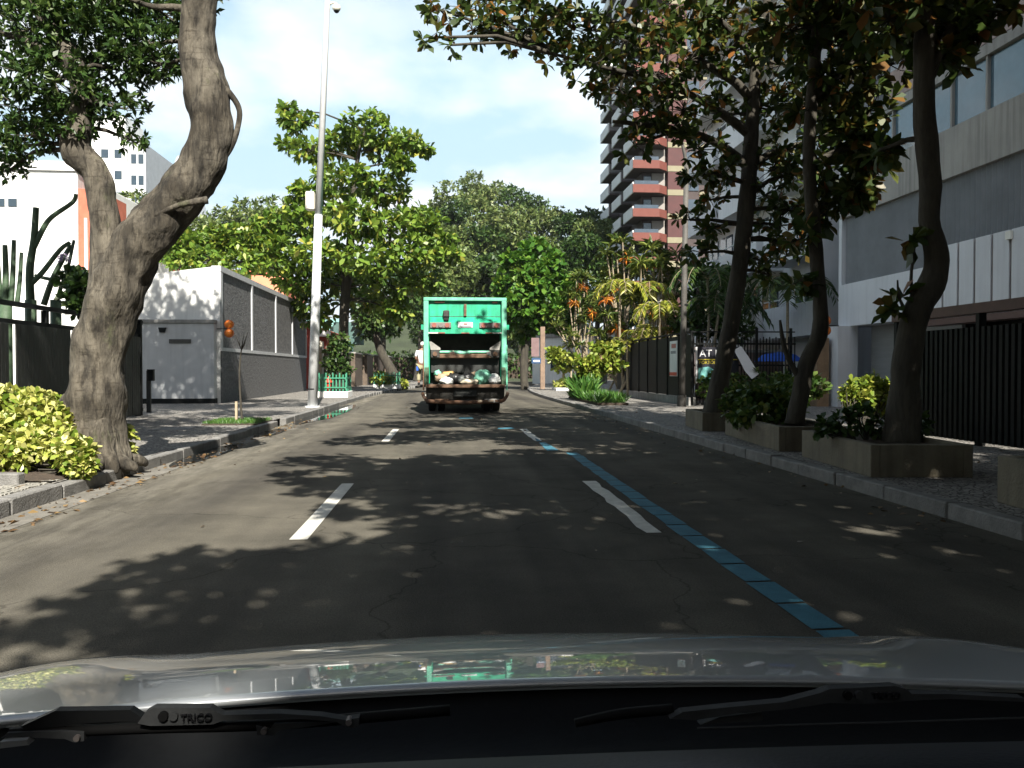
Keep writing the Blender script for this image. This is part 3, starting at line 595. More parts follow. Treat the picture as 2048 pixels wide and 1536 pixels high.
def fenced_planter(label, x, y, w, l):
    t = thing('fenced_planter', label, 'planter', (x, y, .14), 'fenced planters along the left kerb')
    for sx in (-1, 1): MB().box(x + sx * (w / 2) - .07, x + sx * w / 2 + .07, y - l / 2, y + l / 2, .14, .4, c=.01).build('kerb', white_paint, t)
    for sy in (-1, 1): MB().box(x - w / 2 + .071, x + w / 2 - .071, y + sy * (l / 2 - .07) - .07, y + sy * (l / 2 - .07) + .07, .14, .4, c=.01).build('kerb', white_paint, t)
    MB().box(x - w / 2 + .071, x + w / 2 - .071, y - l / 2 + .141, y + l / 2 - .141, .14, .35).build('soil', soil, t)
    for sy in (-1, 1):
        yy = y + sy * (l / 2 - .07)
        for z in (.55, .95): MB().box(x - w / 2, x + w / 2, yy - .02, yy + .02, z, z + .05).build('rail', greenp, t)
        for k in range(9):
            xx = x - w / 2 + w * k / 8; MB().box(xx - .025, xx + .025, yy - .045 * sy - .015, yy - .045 * sy + .015, .4, 1.12 if k % 2 else 1.2).build('picket', greenp, t)
    for sx in (-1, 1):
        for z in (.55, .95): MB().box(x + sx * w / 2 - .02, x + sx * w / 2 + .02, y - l / 2 + .1, y + l / 2 - .1, z + .002, z + .052).build('rail', greenp, t)
        for k in range(1, 7):
            yy = y - l / 2 + l * k / 7; MB().box(x + sx * w / 2 - .06 * sx - .015, x + sx * w / 2 - .06 * sx + .015, yy - .025, yy + .025, .4, 1.15).build('picket', greenp, t)
fenced_planter('green picket planter with white kerb just past the pole', -4.92, 36.2, 1.15, 1.7); fenced_planter('second green picket planter with white kerb farther along left kerb', -4.7 + rc(53), 53, 1.5, 1.9)
hy = thing('hydrant', 'red hydrant with white cap inside the nearer picket planter', 'hydrant', (-5.2, 36.2, .35))
MB().cyl(-5.2, 36.2, .35, 1.15, .11, 12).cyl(-5.2, 36.2, .75, .85, .16, 12).build('body', mat('red_paint', (.55, .05, .03), .5, .15, 6), hy, True); MB().ell((-5.2, 36.2, 1.25), (.12, .12, .16), 12, 8).build('cap', white_paint, hy, True)
bush('planter_shrub', 'dark shrub growing in the nearer green picket planter', (-4.8, 36.2, .35), [((-4.75, 36.3, 2.2), (.55, .5, .75), 90), ((-5.0, 36.2, 1.5), (.45, .45, .5), 50), ((-4.5, 36.2, 1.4), (.35, .4, .4), 40)], g_dark, .2)
bush('planter_shrub', 'bright leafy plants spilling over the farther white kerb', (-4.3, 52.6, .35), [((-4.15, 52.4, .75), (.7, .6, .35), 60), ((-3.2, 54.5, .4), (.5, .6, .25), 30)], g_lime, .3)

# trees, left side
def px_clumps(lst, Y): return [((tuple(D(x, y, Y + dy))), (r, r * (1.1), r * zf), int(n * 1.35)) for (x, y, dy, r, zf, n) in lst]
Y = 43
al = px_clumps([(735, 262, 0, 1.6, .55, 70), (600, 245, 0, .9, .4, 26), (575, 220, 0, .35, .4, 8), (815, 285, 0, .9, .45, 28), (845, 300, 0, .45, .4, 9), (620, 300, -.5, .9, .5, 30), (680, 290, 1, 1.1, .5, 34), (770, 300, 0, 1.1, .5, 36), (580, 290, 0, .5, .5, 12), (800, 330, -.5, .7, .5, 20),
    (690, 360, -.8, 1.5, .6, 70), (770, 380, .5, 1.3, .6, 50), (620, 390, -.5, 1.0, .6, 40), (840, 440, 0, 1.2, .5, 44), (700, 440, -1.5, 1.6, .6, 70), (600, 440, -.5, 1.4, .6, 64), (545, 450, 0, 1.1, .5, 40), (780, 460, -1.2, 1.4, .5, 54), (880, 480, 0, .9, .45, 30),
    (560, 500, -.5, 1.3, .5, 50), (640, 510, -1.5, 1.5, .5, 60), (730, 520, -2, 1.6, .5, 66), (820, 510, -1.2, 1.5, .5, 60), (885, 510, 0, .9, .4, 30), (600, 560, 0, 1.2, .6, 46), (680, 560, 1, 1.2, .5, 40), (780, 570, -.5, 1.4, .6, 50), (850, 560, .5, 1.0, .6, 36), (620, 610, .5, 1.1, .6, 36), (790, 620, 0, .8, .6, 26), (640, 640, 1, .9, .5, 20), (730, 600, 2, 1.2, .5, 34)], Y)
tree('almond_tree', 'tall tiered bright green tree rising behind the camera pole', (-5.6, Y, .14), [(tuple(D(x, y, Y) for x, y in ((686, 790), (686, 700), (690, 600), (700, 500), (705, 400), (715, 320), (730, 260))), [.28, .26, .25, .22, .17, .11, .05]),
    ([D(695, 560, Y), D(760, 500, Y - .5), D(830, 460, Y)], [.14, .1, .05]), ([D(695, 560, Y), D(630, 500, Y - .5), D(580, 450, Y)], [.14, .1, .05])], al, g_almond, bark_dark, leaf=.42, per=7, rough=.1)
Y = 41
tree('almond_tree', 'low spreading light green tree above the slanted gatehouse roof', (-13, Y, .14), [([(-13, Y, .1), (-13.1, Y, 3), (-13, Y, 5.8)], [.22, .2, .12])],
    px_clumps([(380, 490, 0, 1.1, .45, 60), (430, 480, 0, 1.2, .5, 70), (480, 480, 0, 1.2, .5, 70), (520, 500, .5, 1.0, .5, 50), (360, 520, -.5, .9, .5, 44), (420, 520, -.8, 1.1, .5, 60), (480, 525, -.8, 1.1, .5, 60), (545, 530, .5, .8, .5, 36), (345, 505, .5, .7, .5, 30), (600, 560, 3, 1.2, .7, 40)], Y), g_almond, bark_dark, leaf=.34)
for (x, y, Y, lab) in ((440, 440, 130, 'hazy far tree right of the grey peak'), (500, 425, 120, 'far tree top left of the tall almond tree'), (545, 420, 110, 'far dark tree close behind the almond tree'), (275, 405, 100, 'small far tree beside the white tower foot'), (395, 455, 90, 'dark far tree below the grey peak')):
    c = D(x, y, Y); s = Y / 100
    tree('distant_tree', lab, (c.x, Y, 0), [([(c.x, Y, 0), (c.x, Y, c.z * .6), (c.x, Y, c.z)], [.35, .3, .1])], [((c.x + dx * s, Y, c.z + dz * s), (r * s, r * s, r * s * .6), 50) for dx, dz, r in ((0, 0, 2.4), (-1.8, -.9, 1.8), (1.8, -.8, 1.8), (.5, -2, 2.2))], g_forest, bark_dark, 'distant trees on the left skyline', leaf=.7 * s, per=6, shape=LEAF4, ntw=4)
# ------------------------------------------------------------------ FAR CENTRE: hill, forest, mountain
def terrain(name, x0, x1, y0, y1, fn, m, nx=40, ny=30):
    vs = [(x0 + (x1 - x0) * i / nx, y0 + (y1 - y0) * j / ny, fn(x0 + (x1 - x0) * i / nx, y0 + (y1 - y0) * j / ny)) for j in range(ny + 1) for i in range(nx + 1)]
    o = MB().add(vs, [(j * (nx + 1) + i, j * (nx + 1) + i + 1, (j + 1) * (nx + 1) + i + 1, (j + 1) * (nx + 1) + i) for j in range(ny) for i in range(nx)]).build(name, m, None, True); o['kind'] = 'structure'; return o
def hillz(x, y): return max(-.5, 19 * math.exp(-((x - 4) / 34) ** 2 - ((y - 165) / 45) ** 2) - 1.5)
terrain('hill', -90, 100, 85, 260, hillz, mat('forest_floor', (.03, .04, .018), .95, .4, .4))
rock = mat('granite', (.30, .31, .33), .9, .2, .004, .3, .02)
terrain('mountain', -1500, -400, 2000, 2700, lambda x, y: -5 + 600 * math.exp(-(abs((x + 735) / 95)) ** 2.2 - ((y - 2350) / 180) ** 2) * (1 + .12 * noise.noise(Vector((x * .012, y * .012, 1)))) + 330 * math.exp(-((x + 1180) / 200) ** 2 - ((y - 2350) / 200) ** 2), rock, 70, 40)
hz = MB().box(-2700, 2700, -260, 3700, -1.2, 640).build('haze', None); hz['kind'] = 'stuff'
hm = bpy.data.materials.new('haze_air'); hm.use_nodes = True; hn = hm.node_tree; hn.nodes.remove(hn.nodes['Principled BSDF'])
pv = hn.nodes.new('ShaderNodeVolumePrincipled'); pv.inputs['Color'].default_value = (.86, .92, 1, 1); pv.inputs['Density'].default_value = .00014; pv.inputs['Anisotropy'].default_value = .1
hn.links.new(pv.outputs[0], hn.nodes['Material Output'].inputs['Volume']); hz.data.materials.append(hm)
fl = [(880, 420, 122, 3.4, 'leftmost forest crown beside the tall almond tree'), (920, 400, 135, 3.6, 'forest crown left of the highest dark crown'), (975, 372, 150, 4.0, 'highest dark crown on the wooded hill'), (1070, 400, 145, 4.2, 'broad pale crown right of the highest one on hill'), (1010, 425, 130, 4.0, 'forest crown in the middle of the hill'), (1120, 430, 130, 4.0, 'forest crown near the brown tower'), (1165, 425, 120, 3.4, 'forest crown touching the left edge of brown tower'), (1190, 460, 112, 2.6, 'lowest crown in front of brown tower foot'),
      (900, 470, 112, 3.6, 'crown above the left part of the truck'), (960, 470, 115, 3.8, 'pale olive crown above the truck roof'), (1040, 480, 112, 3.6, 'crown behind the round leafy tree'), (940, 530, 100, 3.4, 'dark crown right above the truck roof'), (1000, 540, 98, 3.4, 'dark crown between truck and round leafy tree'), (880, 540, 92, 3.2, 'deep green crown left above the truck'), (1110, 490, 108, 3.2, 'crown behind the palms'), (1160, 500, 100, 2.8, 'small crown behind the palm tops')]
for i, (x, y, Y, r, lab) in enumerate(fl):
    c = D(x, y, Y); cl = []
    for k in range(9):
        a = rng.normal(size=3); cl.append(((c.x + a[0] * r * .55, Y + a[1] * r * .5, c.z - .35 * r + a[2] * r * .33), (r * .62, r * .62, r * .42), 60))
    cl += [((c.x + dx, Y + .5, c.z - r * 1.3 - dz), (r * .7, r * .7, r * .7), 60) for dx, dz in ((-r * .5, 0), (r * .5, .5), (0, r * .9))]
    z0 = hillz(c.x, Y)
    tree('hillside_tree', lab, (c.x, Y, z0), [([(c.x, Y, z0 - .3), (c.x + .5, Y, (z0 + c.z) / 2), (c.x, Y, c.z - 1)], [.4, .32, .12])], cl, g_forest if i % 3 else g_dark, bark_dark, 'trees on the wooded hill', leaf=.62, per=6, shape=LEAF4, ntw=4, width=.6)
# trees closing the street end
for (X, Y, z, r, lab, m_) in ((-5.3, 62, 6.5, 2.6, 'shady tree with brown leaning trunk behind the truck left side', g_dark), (-6.0, 76, 7.5, 3.2, 'dark tree beyond the teal house', g_dark), (1, 92, 6.5, 3.6, 'dark tree closing the street end behind the truck', g_dark), (-3, 88, 7, 3.4, 'dense tree left at the street end', g_dark), (9.5, 78, 6, 3.2, 'dark tree right at the street end', g_dark), (13.5, 70, 6, 3, 'dark tree behind the bus sign', g_dark), (6, 96, 6, 3.6, 'dark tree right behind the truck', g_forest)):
    cl = []
    for k in range(10):
        a = rng.normal(size=3); cl.append(((X + a[0] * r * .5, Y + a[1] * r * .5, z + a[2] * r * .45), (r * .55, r * .55, r * .4), 46))
    lean = -1.0 if X == -5.3 else .2
    tree('street_tree', lab, (X + lean, Y, .1), [([(X + lean * -1.6, Y, 0), (X + lean * -.9, Y, 1.5), (X, Y, 3.5), (X, Y, z)], [.5, .38, .28, .12])], cl, m_, bark_dark, 'trees at the far end of the street', leaf=.45, per=7, ntw=5)
hedge = thing('hedge', 'dark clipped hedge across the far end of the street', 'hedge', (2, 97, 0))
arr = []; p = np.stack([rng.uniform(-22, 26, 5200), rng.uniform(95.5, 99, 5200), rng.uniform(.05, 3.4, 5200)], 1); d = rng.normal(size=(5200, 3)); d[:, 1] -= .6
leafmesh('foliage', [leaf_arrays(p, d, rng.uniform(.4, .7, 5200), .6, LEAF6)], g_dark, hedge); MB().box(-22, 26, 96.5, 98.5, 0, 2.8).build('core', soil, hedge)

# round leafy tree right of the truck
Y = 55
tree('round_leafy_tree', 'round bright tree with large glossy leaves right of the truck', (5.3, Y, .14), [([D(1050, 785, Y), D(1048, 720, Y), D(1058, 640, Y), D(1062, 560, Y), D(1068, 510, Y)], [.3, .27, .24, .16, .07])],
     px_clumps([(1070, 500, 0, 1.0, .7, 34), (1040, 525, -.5, 1.1, .7, 40), (1100, 530, -.5, 1.1, .7, 40), (1015, 565, 0, .9, .8, 34), (1065, 560, -1.4, 1.3, .8, 52), (1125, 570, 0, 1.0, .8, 38), (1000, 610, 0, .7, .8, 26), (1045, 610, -1.4, 1.2, .8, 46), (1100, 610, -1.2, 1.2, .8, 46), (1140, 610, 0, .8, .8, 28), (1020, 645, -.3, .8, .7, 26), (1080, 645, -.6, .9, .6, 30), (1125, 650, 0, .7, .7, 22), (1050, 670, 0, .6, .6, 14)], Y), leafmat('glossy_leaf', [(0, (.035, .10, .015)), (.5, (.07, .16, .02)), (.9, (.12, .22, .03)), (1, (.20, .26, .04))], .25, .35), bark_dark, leaf=.46, per=8, width=.75)

# ------------------------------------------------------------------ RIGHT far: towers
brown = mat('brown_cladding', (.05, .036, .034), .8, .15, .5); redp = mat('brick_red_parapet', (.13, .036, .025), .75, .12, 1); cream = mat('cream_band', (.20, .18, .115), .8, .1, 1)
wine = mat('wine_tiles', (.06, .016, .015), .7, .15, 1.5); tglass = glassmat('tower_glass', (.05, .065, .085)); tw_white = mat('tower_white', (.62, .62, .62), .75, .06, .5, streak=.1)
t = thing('balcony_tower', 'brown high-rise with white side balconies and red front parapets', 'building', (28, 106, 0))
box('wall', brown, t, 23.4, 40, 98.2, 119, 0, 57)
for f in range(20):
    z = -.25 + 2.86 * f
    if z < 3: continue
    for (a, c, dx) in ((96.0, 101.4, 0), (103.2, 108.8, 0), (111.0, 117.0, 0)):
        bl = MB(); bl.box(21.8 + dx, 21.95, a + .155, c, z - .25, z + 1.0).build('side_parapet', tw_white, t)
        MB().box(21.951, 23.399, a + .155, c, z - .24, z - .02).build('slab', brown, t)
    fr = MB(); fr.box(21.8, 25.0, 96.0, 96.15, z - .25, z + .72); fr.prism([(25.0, 96.0, z - .25), (26.2, 97.2, z - .25), (26.2, 97.2, z + .72), (25.0, 96.0, z + .72)], (-.1, .12, 0)); fr.build('front_parapet', redp, t)
    MB().prism([(21.81, 96.151, z - .245), (25.0, 96.151, z - .245), (26.1, 97.3, z - .245), (26.1, 98.19, z - .245), (23.401, 98.19, z - .245)], (0, 0, .2)).build('slab', brown, t)
    g = MB().box(22.0, 24.9, 96.05, 96.08, z + .73, z + 1.15).build('glass_rail', tglass, t)
    box('window', tglass, t, 23.6, 24.5, 98.1, 98.199, z + .1, z + 2.2); box('balcony_wall', mat('grey_beige', (.25, .23, .21), .8, .1, 1), t, 24.6, 26.2, 98.05, 98.199, z, z + 2.5)
    box('wine_panel', wine, t, 26.35, 28.6, 97.2, 98.199, z + .4, z + 2.55); box('cream_panel', cream, t, 26.3, 28.65, 97.15, 98.199, z - .3, z + .39)
    box('window', tglass, t, 28.8, 30.4, 98.1, 98.199, z + .5, z + 2.3); box('cream_panel', cream, t, 30.5, 31.6, 98.1, 98.199, z - .3, z + .4)
    box('window', tglass, t, 31.8, 33.4, 98.1, 98.199, z + .5, z + 2.3)
t = thing('white_apartments', 'white apartment block with stacked balconies behind the right trees', 'building', (16, 36, 0))
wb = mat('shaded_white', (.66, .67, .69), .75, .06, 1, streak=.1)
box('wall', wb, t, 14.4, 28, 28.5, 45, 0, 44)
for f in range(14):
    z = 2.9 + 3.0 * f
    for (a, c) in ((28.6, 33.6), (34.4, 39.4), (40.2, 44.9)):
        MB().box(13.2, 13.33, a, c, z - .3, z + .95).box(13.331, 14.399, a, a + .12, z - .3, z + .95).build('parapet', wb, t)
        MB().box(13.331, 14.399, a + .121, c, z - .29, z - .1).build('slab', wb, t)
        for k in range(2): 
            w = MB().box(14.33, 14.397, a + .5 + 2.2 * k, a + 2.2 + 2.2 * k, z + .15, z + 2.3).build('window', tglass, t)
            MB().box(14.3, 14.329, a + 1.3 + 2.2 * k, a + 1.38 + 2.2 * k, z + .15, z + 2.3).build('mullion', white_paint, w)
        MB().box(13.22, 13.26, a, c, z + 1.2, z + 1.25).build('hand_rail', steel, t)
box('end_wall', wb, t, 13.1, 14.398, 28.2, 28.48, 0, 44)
t = thing('distant_block', 'pale building corner glimpsed between palms and round tree', 'building', (9.5, 74, 0))
box('wall', white_paint, t, 8.2, 13, 72, 80, 0, 4.2); box('roof', concrete, t, 8, 13.2, 71.8, 80.2, 4.202, 4.5); box('window', glass, t, 9, 10, 71.93, 72.02, 1.4, 2.6)

# ------------------------------------------------------------------ RIGHT: near building
t = thing('near_building', 'grey concrete building with ribbon windows and corrugated band on right', 'building', (13, 18, .14))
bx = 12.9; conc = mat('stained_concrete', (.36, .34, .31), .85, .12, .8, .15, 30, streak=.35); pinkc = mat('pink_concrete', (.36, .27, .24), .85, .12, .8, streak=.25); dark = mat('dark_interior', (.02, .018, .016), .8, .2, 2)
box('core', dark, t, 14.6, 34, -28, 25.8, .14, 36)  # stretched back out of view to shade the right pavement and block sky
box('white_band', wb, t, bx - .15, 14.5, 2.0, 26.0, 2.72, 4.08)
b = MB(); n = 240; vs = []
for i in range(n + 1):
    yy = 2.0 + 23.9 * i / n; x = bx + (.0 if i % 2 else .06); vs += [(x, yy, 4.081), (x, yy, 6.24)]
b.add(vs, [(2 * i, 2 * i + 1, 2 * i + 3, 2 * i + 2) for i in range(n)]); b.build('corrugated_band', mat('grey_corrugated', (.19, .20, .21), .6, .15, 1, metal=.2), t)
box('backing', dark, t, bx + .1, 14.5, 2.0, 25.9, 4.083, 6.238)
box('corner_strip', wb, t, bx - .1, bx + .6, 25.901, 26.1, 4.081, 8.9)
box('concrete_band', conc, t, bx - .12, 14.5, 2.0, 26.0, 6.242, 7.5)
nw = 17
for i in range(nw):
    a = 2.1 + i * 1.4
    MB().box(bx + .1, bx + .13, a + .04, a + 1.36, 7.52, 8.85).build('window_pane', glassmat('blue_glass', (.10, .16, .20), .04), t)
    MB().box(bx + .02, bx + .16, a - .035, a + .035, 7.501, 8.88).build('mullion', conc, t)
box('window_head', conc, t, bx - .02, 14.5, 2.0, 25.9, 8.882, 9.15); box('terrace_end', white_paint, t, bx - .1, bx + 1.4, 25.2, 25.9, 7.501, 8.88)
for k in range(6):
    z = 10.4 + 3.1 * k; sx = 14.0 + .0 * k
    box('slab_edge', pinkc, t, sx, 15.5, 2, 25.5, z - .55, z + .35)
    for i in range(13):
        a = 2.2 + 1.78 * i; MB().box(sx + .05, sx + .08, a, a + 1.7, z + .36, z + 1.25).build('glass_panel', glassmat('rail_glass', (.07, .09, .11), .05), t)
    box('column', pinkc, t, sx + .1, sx + .6, 13.4, 14.0, z + .351, z + 2.54); box('column', pinkc, t, sx + .1, sx + .6, 24.6, 25.2, z + .351, z + 2.54)
box('pillar', wb, t, bx - .55, bx + .1, 25.2, 25.9, .14, 2.718); box('garage_door', mat('grey_shutter', (.22, .22, .215), .6, .1, 1, stretch=(1, 1, 14)), t, bx + .5, bx + .6, 20.5, 25.1, .14, 2.717)
box('stone_pier', mat('ochre_stone', (.26, .17, .10), .9, .25, 3, .4, 20), t, 11.85, 12.25, 25.6, 26.2, .14, 2.35)
px_ = bx - .55
for i in range(18):
    a = 20.35 - .62 * (i + 1); MB().box(px_, px_ + .12, a, a + .545, 2.62, 4.42, c=.008).build('white_panel', wb, t); MB().box(px_ + .04, px_ + .13, a + .546, a + .619, 2.62, 4.4).build('brown_strip', mat('brown_strip', (.16, .11, .085), .8, .2, 2), t)
box('canopy_beam', mat('rust_beam', (.10, .05, .04), .6, .2, 3), t, px_ - .1, bx - .16, 8.4, 20.5, 2.45, 2.6)
box('wall_lamp', mat('lamp_white', (.8, .78, .7), .4, .05, 5), t, px_ - .06, px_ - .002, 17.12, 17.3, 4.2, 4.38)
signal('orange double garage light by the concrete pillar on right', (12.34, 25.15, 2.72), -1)

# ------------------------------------------------------------------ RIGHT: fences
t = thing('bar_gate', 'black vertical-bar gate beside the near planter on right', 'gate', (8.25, 12, .14))
gx = 8.25
for z in (.3, 1.05, 1.93): box('rail', black_metal, t, gx - .03, gx + .03, 5, 14.4, z, z + .06)
y = 5.05
while y < 14.4: box('bar', black_metal, t, gx - .085, gx - .031, y, y + .075, .2, 1.99); y += .135
for y in (14.45, 12.1, 9.2): box('post', black_metal, t, gx - .06, gx + .06, y, y + .09, .14, 2.2)
box('canopy_beam', mat('rust_beam', (.1, .05, .04)), t, gx - .1, gx + .1, 5, 14.55, 2.201, 2.36)
t = thing('panel_fence', 'long black solid-panel fence with thin posts on right pavement', 'fence', (8.0, 32, .14))
for i in range(8):
    a = 26.6 + 1.5 * i; MB().box(8.02, 8.06, a + .04, a + 1.46, .42, 2.5).build('panel', mat('black_panel', (.009, .011, .010), .6, .3, 2, spec=.15), t); MB().box(7.99, 8.07, a - .04, a + .035, .14, 2.56).build('post', black_metal, t)
    MB().box(7.92, 8.16, a - .04, a + 1.455, .14, .41).build('base_wall', concrete, t)
box('top_rail', black_metal, t, 7.99, 8.07, 26.56, 38.6, 2.562, 2.62)
nb = MB().box(7.985, 8.015, 28.2, 29.15, 1.1, 2.35).build('notice_board', white_paint, t); nb['label'] = 'white notice board with red foot strip'
MB().box(7.978, 7.984, 28.22, 29.13, 1.12, 1.24).build('red_strip', mat('red_paint', (.5, .05, .03)), nb); MB().box(7.978, 7.984, 28.35, 29.0, 1.9, 2.0).build('print_line', mat('grey_print', (.25, .25, .27)), nb); MB().box(7.978, 7.984, 28.35, 28.9, 2.1, 2.25).build('print_block', mat('red_print', (.4, .15, .12)), nb)
rs = MB().tube([(7.98, 37.4, 1.55), (7.95, 37.4, 1.55)], .2, 18).build('round_sign', mat('blue_grey_sign', (.12, .15, .19), .5, .1, 3), t)
t = thing('entrance_fence', 'black bar fence of the entrance with bushes at its foot', 'fence', (10.2, 27.2, .14))
for z in (.35, 1.45, 2.18): box('rail', black_metal, t, 8.1, 11.84, 27.2, 27.26, z, z + .06)
for i in range(34): box('bar', black_metal, t, 8.15 + .11 * i, 8.15 + .11 * i + .03, 27.17, 27.199, .2, 2.4 + .05 * (i % 2))
for x in (8.1, 9.3, 10.5, 11.7): box('post', black_metal, t, x - .04, x + .04, 27.261, 27.33, .14, 2.75)
box('spike_rail', black_metal, t, 8.1, 11.84, 27.27, 27.3, 2.6, 2.64); box('base_wall', concrete, t, 8.1, 11.84, 27.1, 27.4, .14, .196)
w_ = thing('courtyard_wall', 'brownish courtyard wall seen through the entrance bars', 'wall', (10.5, 31, .14)); box('wall', mat('courtyard_brown', (.13, .09, .075), .9, .2, 2), w_, 9.6, 13, 31, 31.3, .14, 2.0); box('coping', concrete, w_, 9.55, 13.05, 30.95, 31.35, 2.002, 2.1)
bn = thing('banner', 'black banner with white and yellow lettering and a teal house picture', 'banner', (8.7, 26.9, .14))
c0 = D(1392, 694, 26.8); c1 = D(1478, 766, 26.8)
MB().prism([(c0.x, 26.85, c1.z), (c1.x, 26.85, c1.z), (c1.x, 26.85, c0.z), (c0.x, 26.85, c0.z)], (0, .012, 0)).build('sheet', mat('banner_black', (.012, .012, .02), .5, .2, 3), bn)
banw = mat('banner_white', (.75, .75, .75), .6, .05, 4); bany = mat('banner_yellow', (.62, .50, .04), .6, .05, 4)
box('edge_strip', banw, bn, c0.x, c0.x + .06, 26.838, 26.846, c1.z, c0.z)
textmesh('lettering', 'AT N', .34, banw, bn, (c0.x + .13, 26.844, c0.z - .22), (1, 0, 0), (0, 0, 1), .003, 'LEFT'); box('yellow_line', bany, bn, c0.x + .08, c1.x - .05, 26.84, 26.846, c0.z - .43, c0.z - .4)
textmesh('lettering', 'PORTÕES C', .15, bany, bn, (c0.x + .12, 26.844, c0.z - .52), (1, 0, 0), (0, 0, 1), .003, 'LEFT')
MB().prism([(c0.x + .1, 26.836, c1.z + .05), (c0.x + .78, 26.836, c1.z - .0), (c0.x + .8, 26.836, c1.z + .35), (c0.x + .45, 26.836, c1.z + .55), (c0.x + .1, 26.836, c1.z + .5)], (0, .008, 0)).build('house_picture', mat('banner_teal', (.12, .34, .32), .6, .3, 4), bn)
b = MB(); vs = []
q = [((1468, 700), (1482, 692)), ((1480, 722), (1496, 712)), ((1490, 742), (1506, 728)), ((1504, 758), (1518, 748))]
for i, (a, c) in enumerate(q): vs += [D(*a, 26.6 - .1 * i), D(*c, 26.7 - .06 * i)]
b.add(vs, [(2 * i, 2 * i + 1, 2 * i + 3, 2 * i + 2) for i in range(3)]); o = b.build('loose_corner', banw, bn); o['label'] = 'loose twisted banner corner'; sm = o.modifiers.new('thick', 'SOLIDIFY'); sm.thickness = .012
um = thing('parasol', 'blue parasol behind the entrance bars', 'parasol', (10.5, 29.6, .14)); uc = D(1558, 712, 29.6); blue = mat('blue_canvas', (.02, .10, .50), .6, .15, 3)
b = MB(); vs = [(uc.x, 29.6, uc.z + .16)]; n = 8
for i in range(n): vs.append((uc.x + .62 * math.cos(2 * math.pi * i / n), 29.6 + .62 * math.sin(2 * math.pi * i / n), uc.z + .05))
for i in range(n): vs.append((uc.x + .95 * math.cos(2 * math.pi * i / n), 29.6 + .95 * math.sin(2 * math.pi * i / n), uc.z - .2))
b.add(vs, [(0, i + 1, (i + 1) % n + 1) for i in range(n)] + [(i + 1, i + 1 + n, (i + 1) % n + 1 + n, (i + 1) % n + 1) for i in range(n)]); b.build('canopy', blue, um); MB().cyl(uc.x, 29.6, .14, uc.z + .13, .03, 8).build('pole', steel, um)

# ------------------------------------------------------------------ RIGHT: lamp post, sign post, verge plants
lp = Vector((7.55, 26.1, .14)); t = thing('street_lamp', 'slim grey lamp post with long arm rising among the right trees', 'street lamp', lp); lm = mat('aged_post', (.075, .07, .062), .7, .35, 3, .3, 20)
MB().tube([lp, (7.62, 26.1, 4), (7.68, 26.1, 8.0)], [.11, .095, .08], 14).build('post', lm, t, True); MB().cyl(7.55, 26.1, .141, .5, .15, 14).build('foot', lm, t)
p, r = catmull([(7.68, 26.1, 8.0), (7.3, 26, 9.2), (6.3, 25.8, 10.3), (5.3, 25.6, 10.75)], [.06, .05, .045, .04], 5); MB().tube(p, r, 10).build('arm', lm, t, True)
MB().ell((4.95, 25.55, 10.8), (.5, .2, .12), 14, 8).build('lamp_head', steel, t, True)
for z in (5.2, 3.4): MB().cyl(7.64, 26.1, z, z + .06, .105, 12).build('clamp', black_metal, t)
sgp = G(1085, 778); t = thing('sign_post', 'brown post with maroon board and small blue plate by far kerb', 'sign', sgp)
MB().box(sgp.x - .14, sgp.x + .14, sgp.y - .14, sgp.y + .14, .14, 4.0).build('post', mat('weathered_wood', (.20, .14, .10), .9, .3, 4), t)
c = D(1072, 695, sgp.y - .3); MB().box(c.x - .28, c.x + .2, sgp.y - .22, sgp.y - .15, c.z - .55, c.z + .6).build('board', mat('maroon_board', (.16, .10, .10), .7, .2, 3), t)
c = D(1073, 722, sgp.y - .3); pb_ = MB().box(c.x - .3, c.x + .28, sgp.y - .26, sgp.y - .221, c.z - .16, c.z + .18, c=.01).build('blue_plate', mat('navy_plate', (.02, .06, .14), .5, .1, 3), t); MB().box(c.x - .18, c.x + .2, sgp.y - .268, sgp.y - .261, c.z - .05, c.z + .06).build('plate_text', banw, pb_)
def lollipop(label, px, py, Y, blobs, leaf=.3):
    b0 = D(px, py, Y); cl = px_clumps(blobs, Y)
    tree('young_tree', label, (b0.x, Y, .14), [([(b0.x, Y, .1), (b0.x + .03, Y, 1.2), D(blobs[0][0], blobs[0][1], Y)], [.09, .075, .05])], cl, g_lime, mat('tan_bark', (.30, .20, .12), .85, .3, 6, .4, 30), 'young lime trees on the right verge', leaf=leaf, per=7, width=.6)
lollipop('larger young lime-green tree in the grassy bed on right', 1178, 800, 32, [(1205, 715, 0, .6, .6, 30), (1170, 725, 0, .55, .5, 24), (1225, 700, .2, .5, .5, 24), (1195, 745, 0, .4, .4, 14), (1225, 730, -.2, .45, .5, 18), (1165, 745, 0, .3, .4, 9), (1200, 695, .3, .4, .4, 14)], .24)
lollipop('smaller young lime-green tree beside the brown sign post', 1126, 778, 47, [(1122, 715, 0, .7, .5, 30), (1110, 705, 0, .5, .5, 18), (1140, 720, 0, .5, .5, 18), (1125, 735, 0, .5, .4, 14)])
gb = thing('grass_bed', 'long bed of tall grass at right kerb under the young lime tree', 'grass bed', (5.5, 30, .14)); MB().box(4.95, 6.0, 27, 33.6, .1, .22).build('soil', soil, gb)
o = leafmesh('grass', [grass(4.95, 5.95, 27, 33.6, .2, 4200, .32, .5), grass(5.0, 5.6, 30.5, 33.4, .2, 900, .75, .35)], g_grass, gb); o['kind'] = 'stuff'
gb = thing('flower_bed', 'yellow-leaved bed with pale edging round the small lime tree', 'flower bed', (6.8, 47, .14)); MB().box(6.1, 7.4, 46.2, 48.2, .1, .3, c=.02).build('edging', white_paint, gb)
a, _ = clump((6.75, 47.2, .5), (.65, .95, .25), 110, 6, .2); leafmesh('foliage', [a], g_yellow, gb)

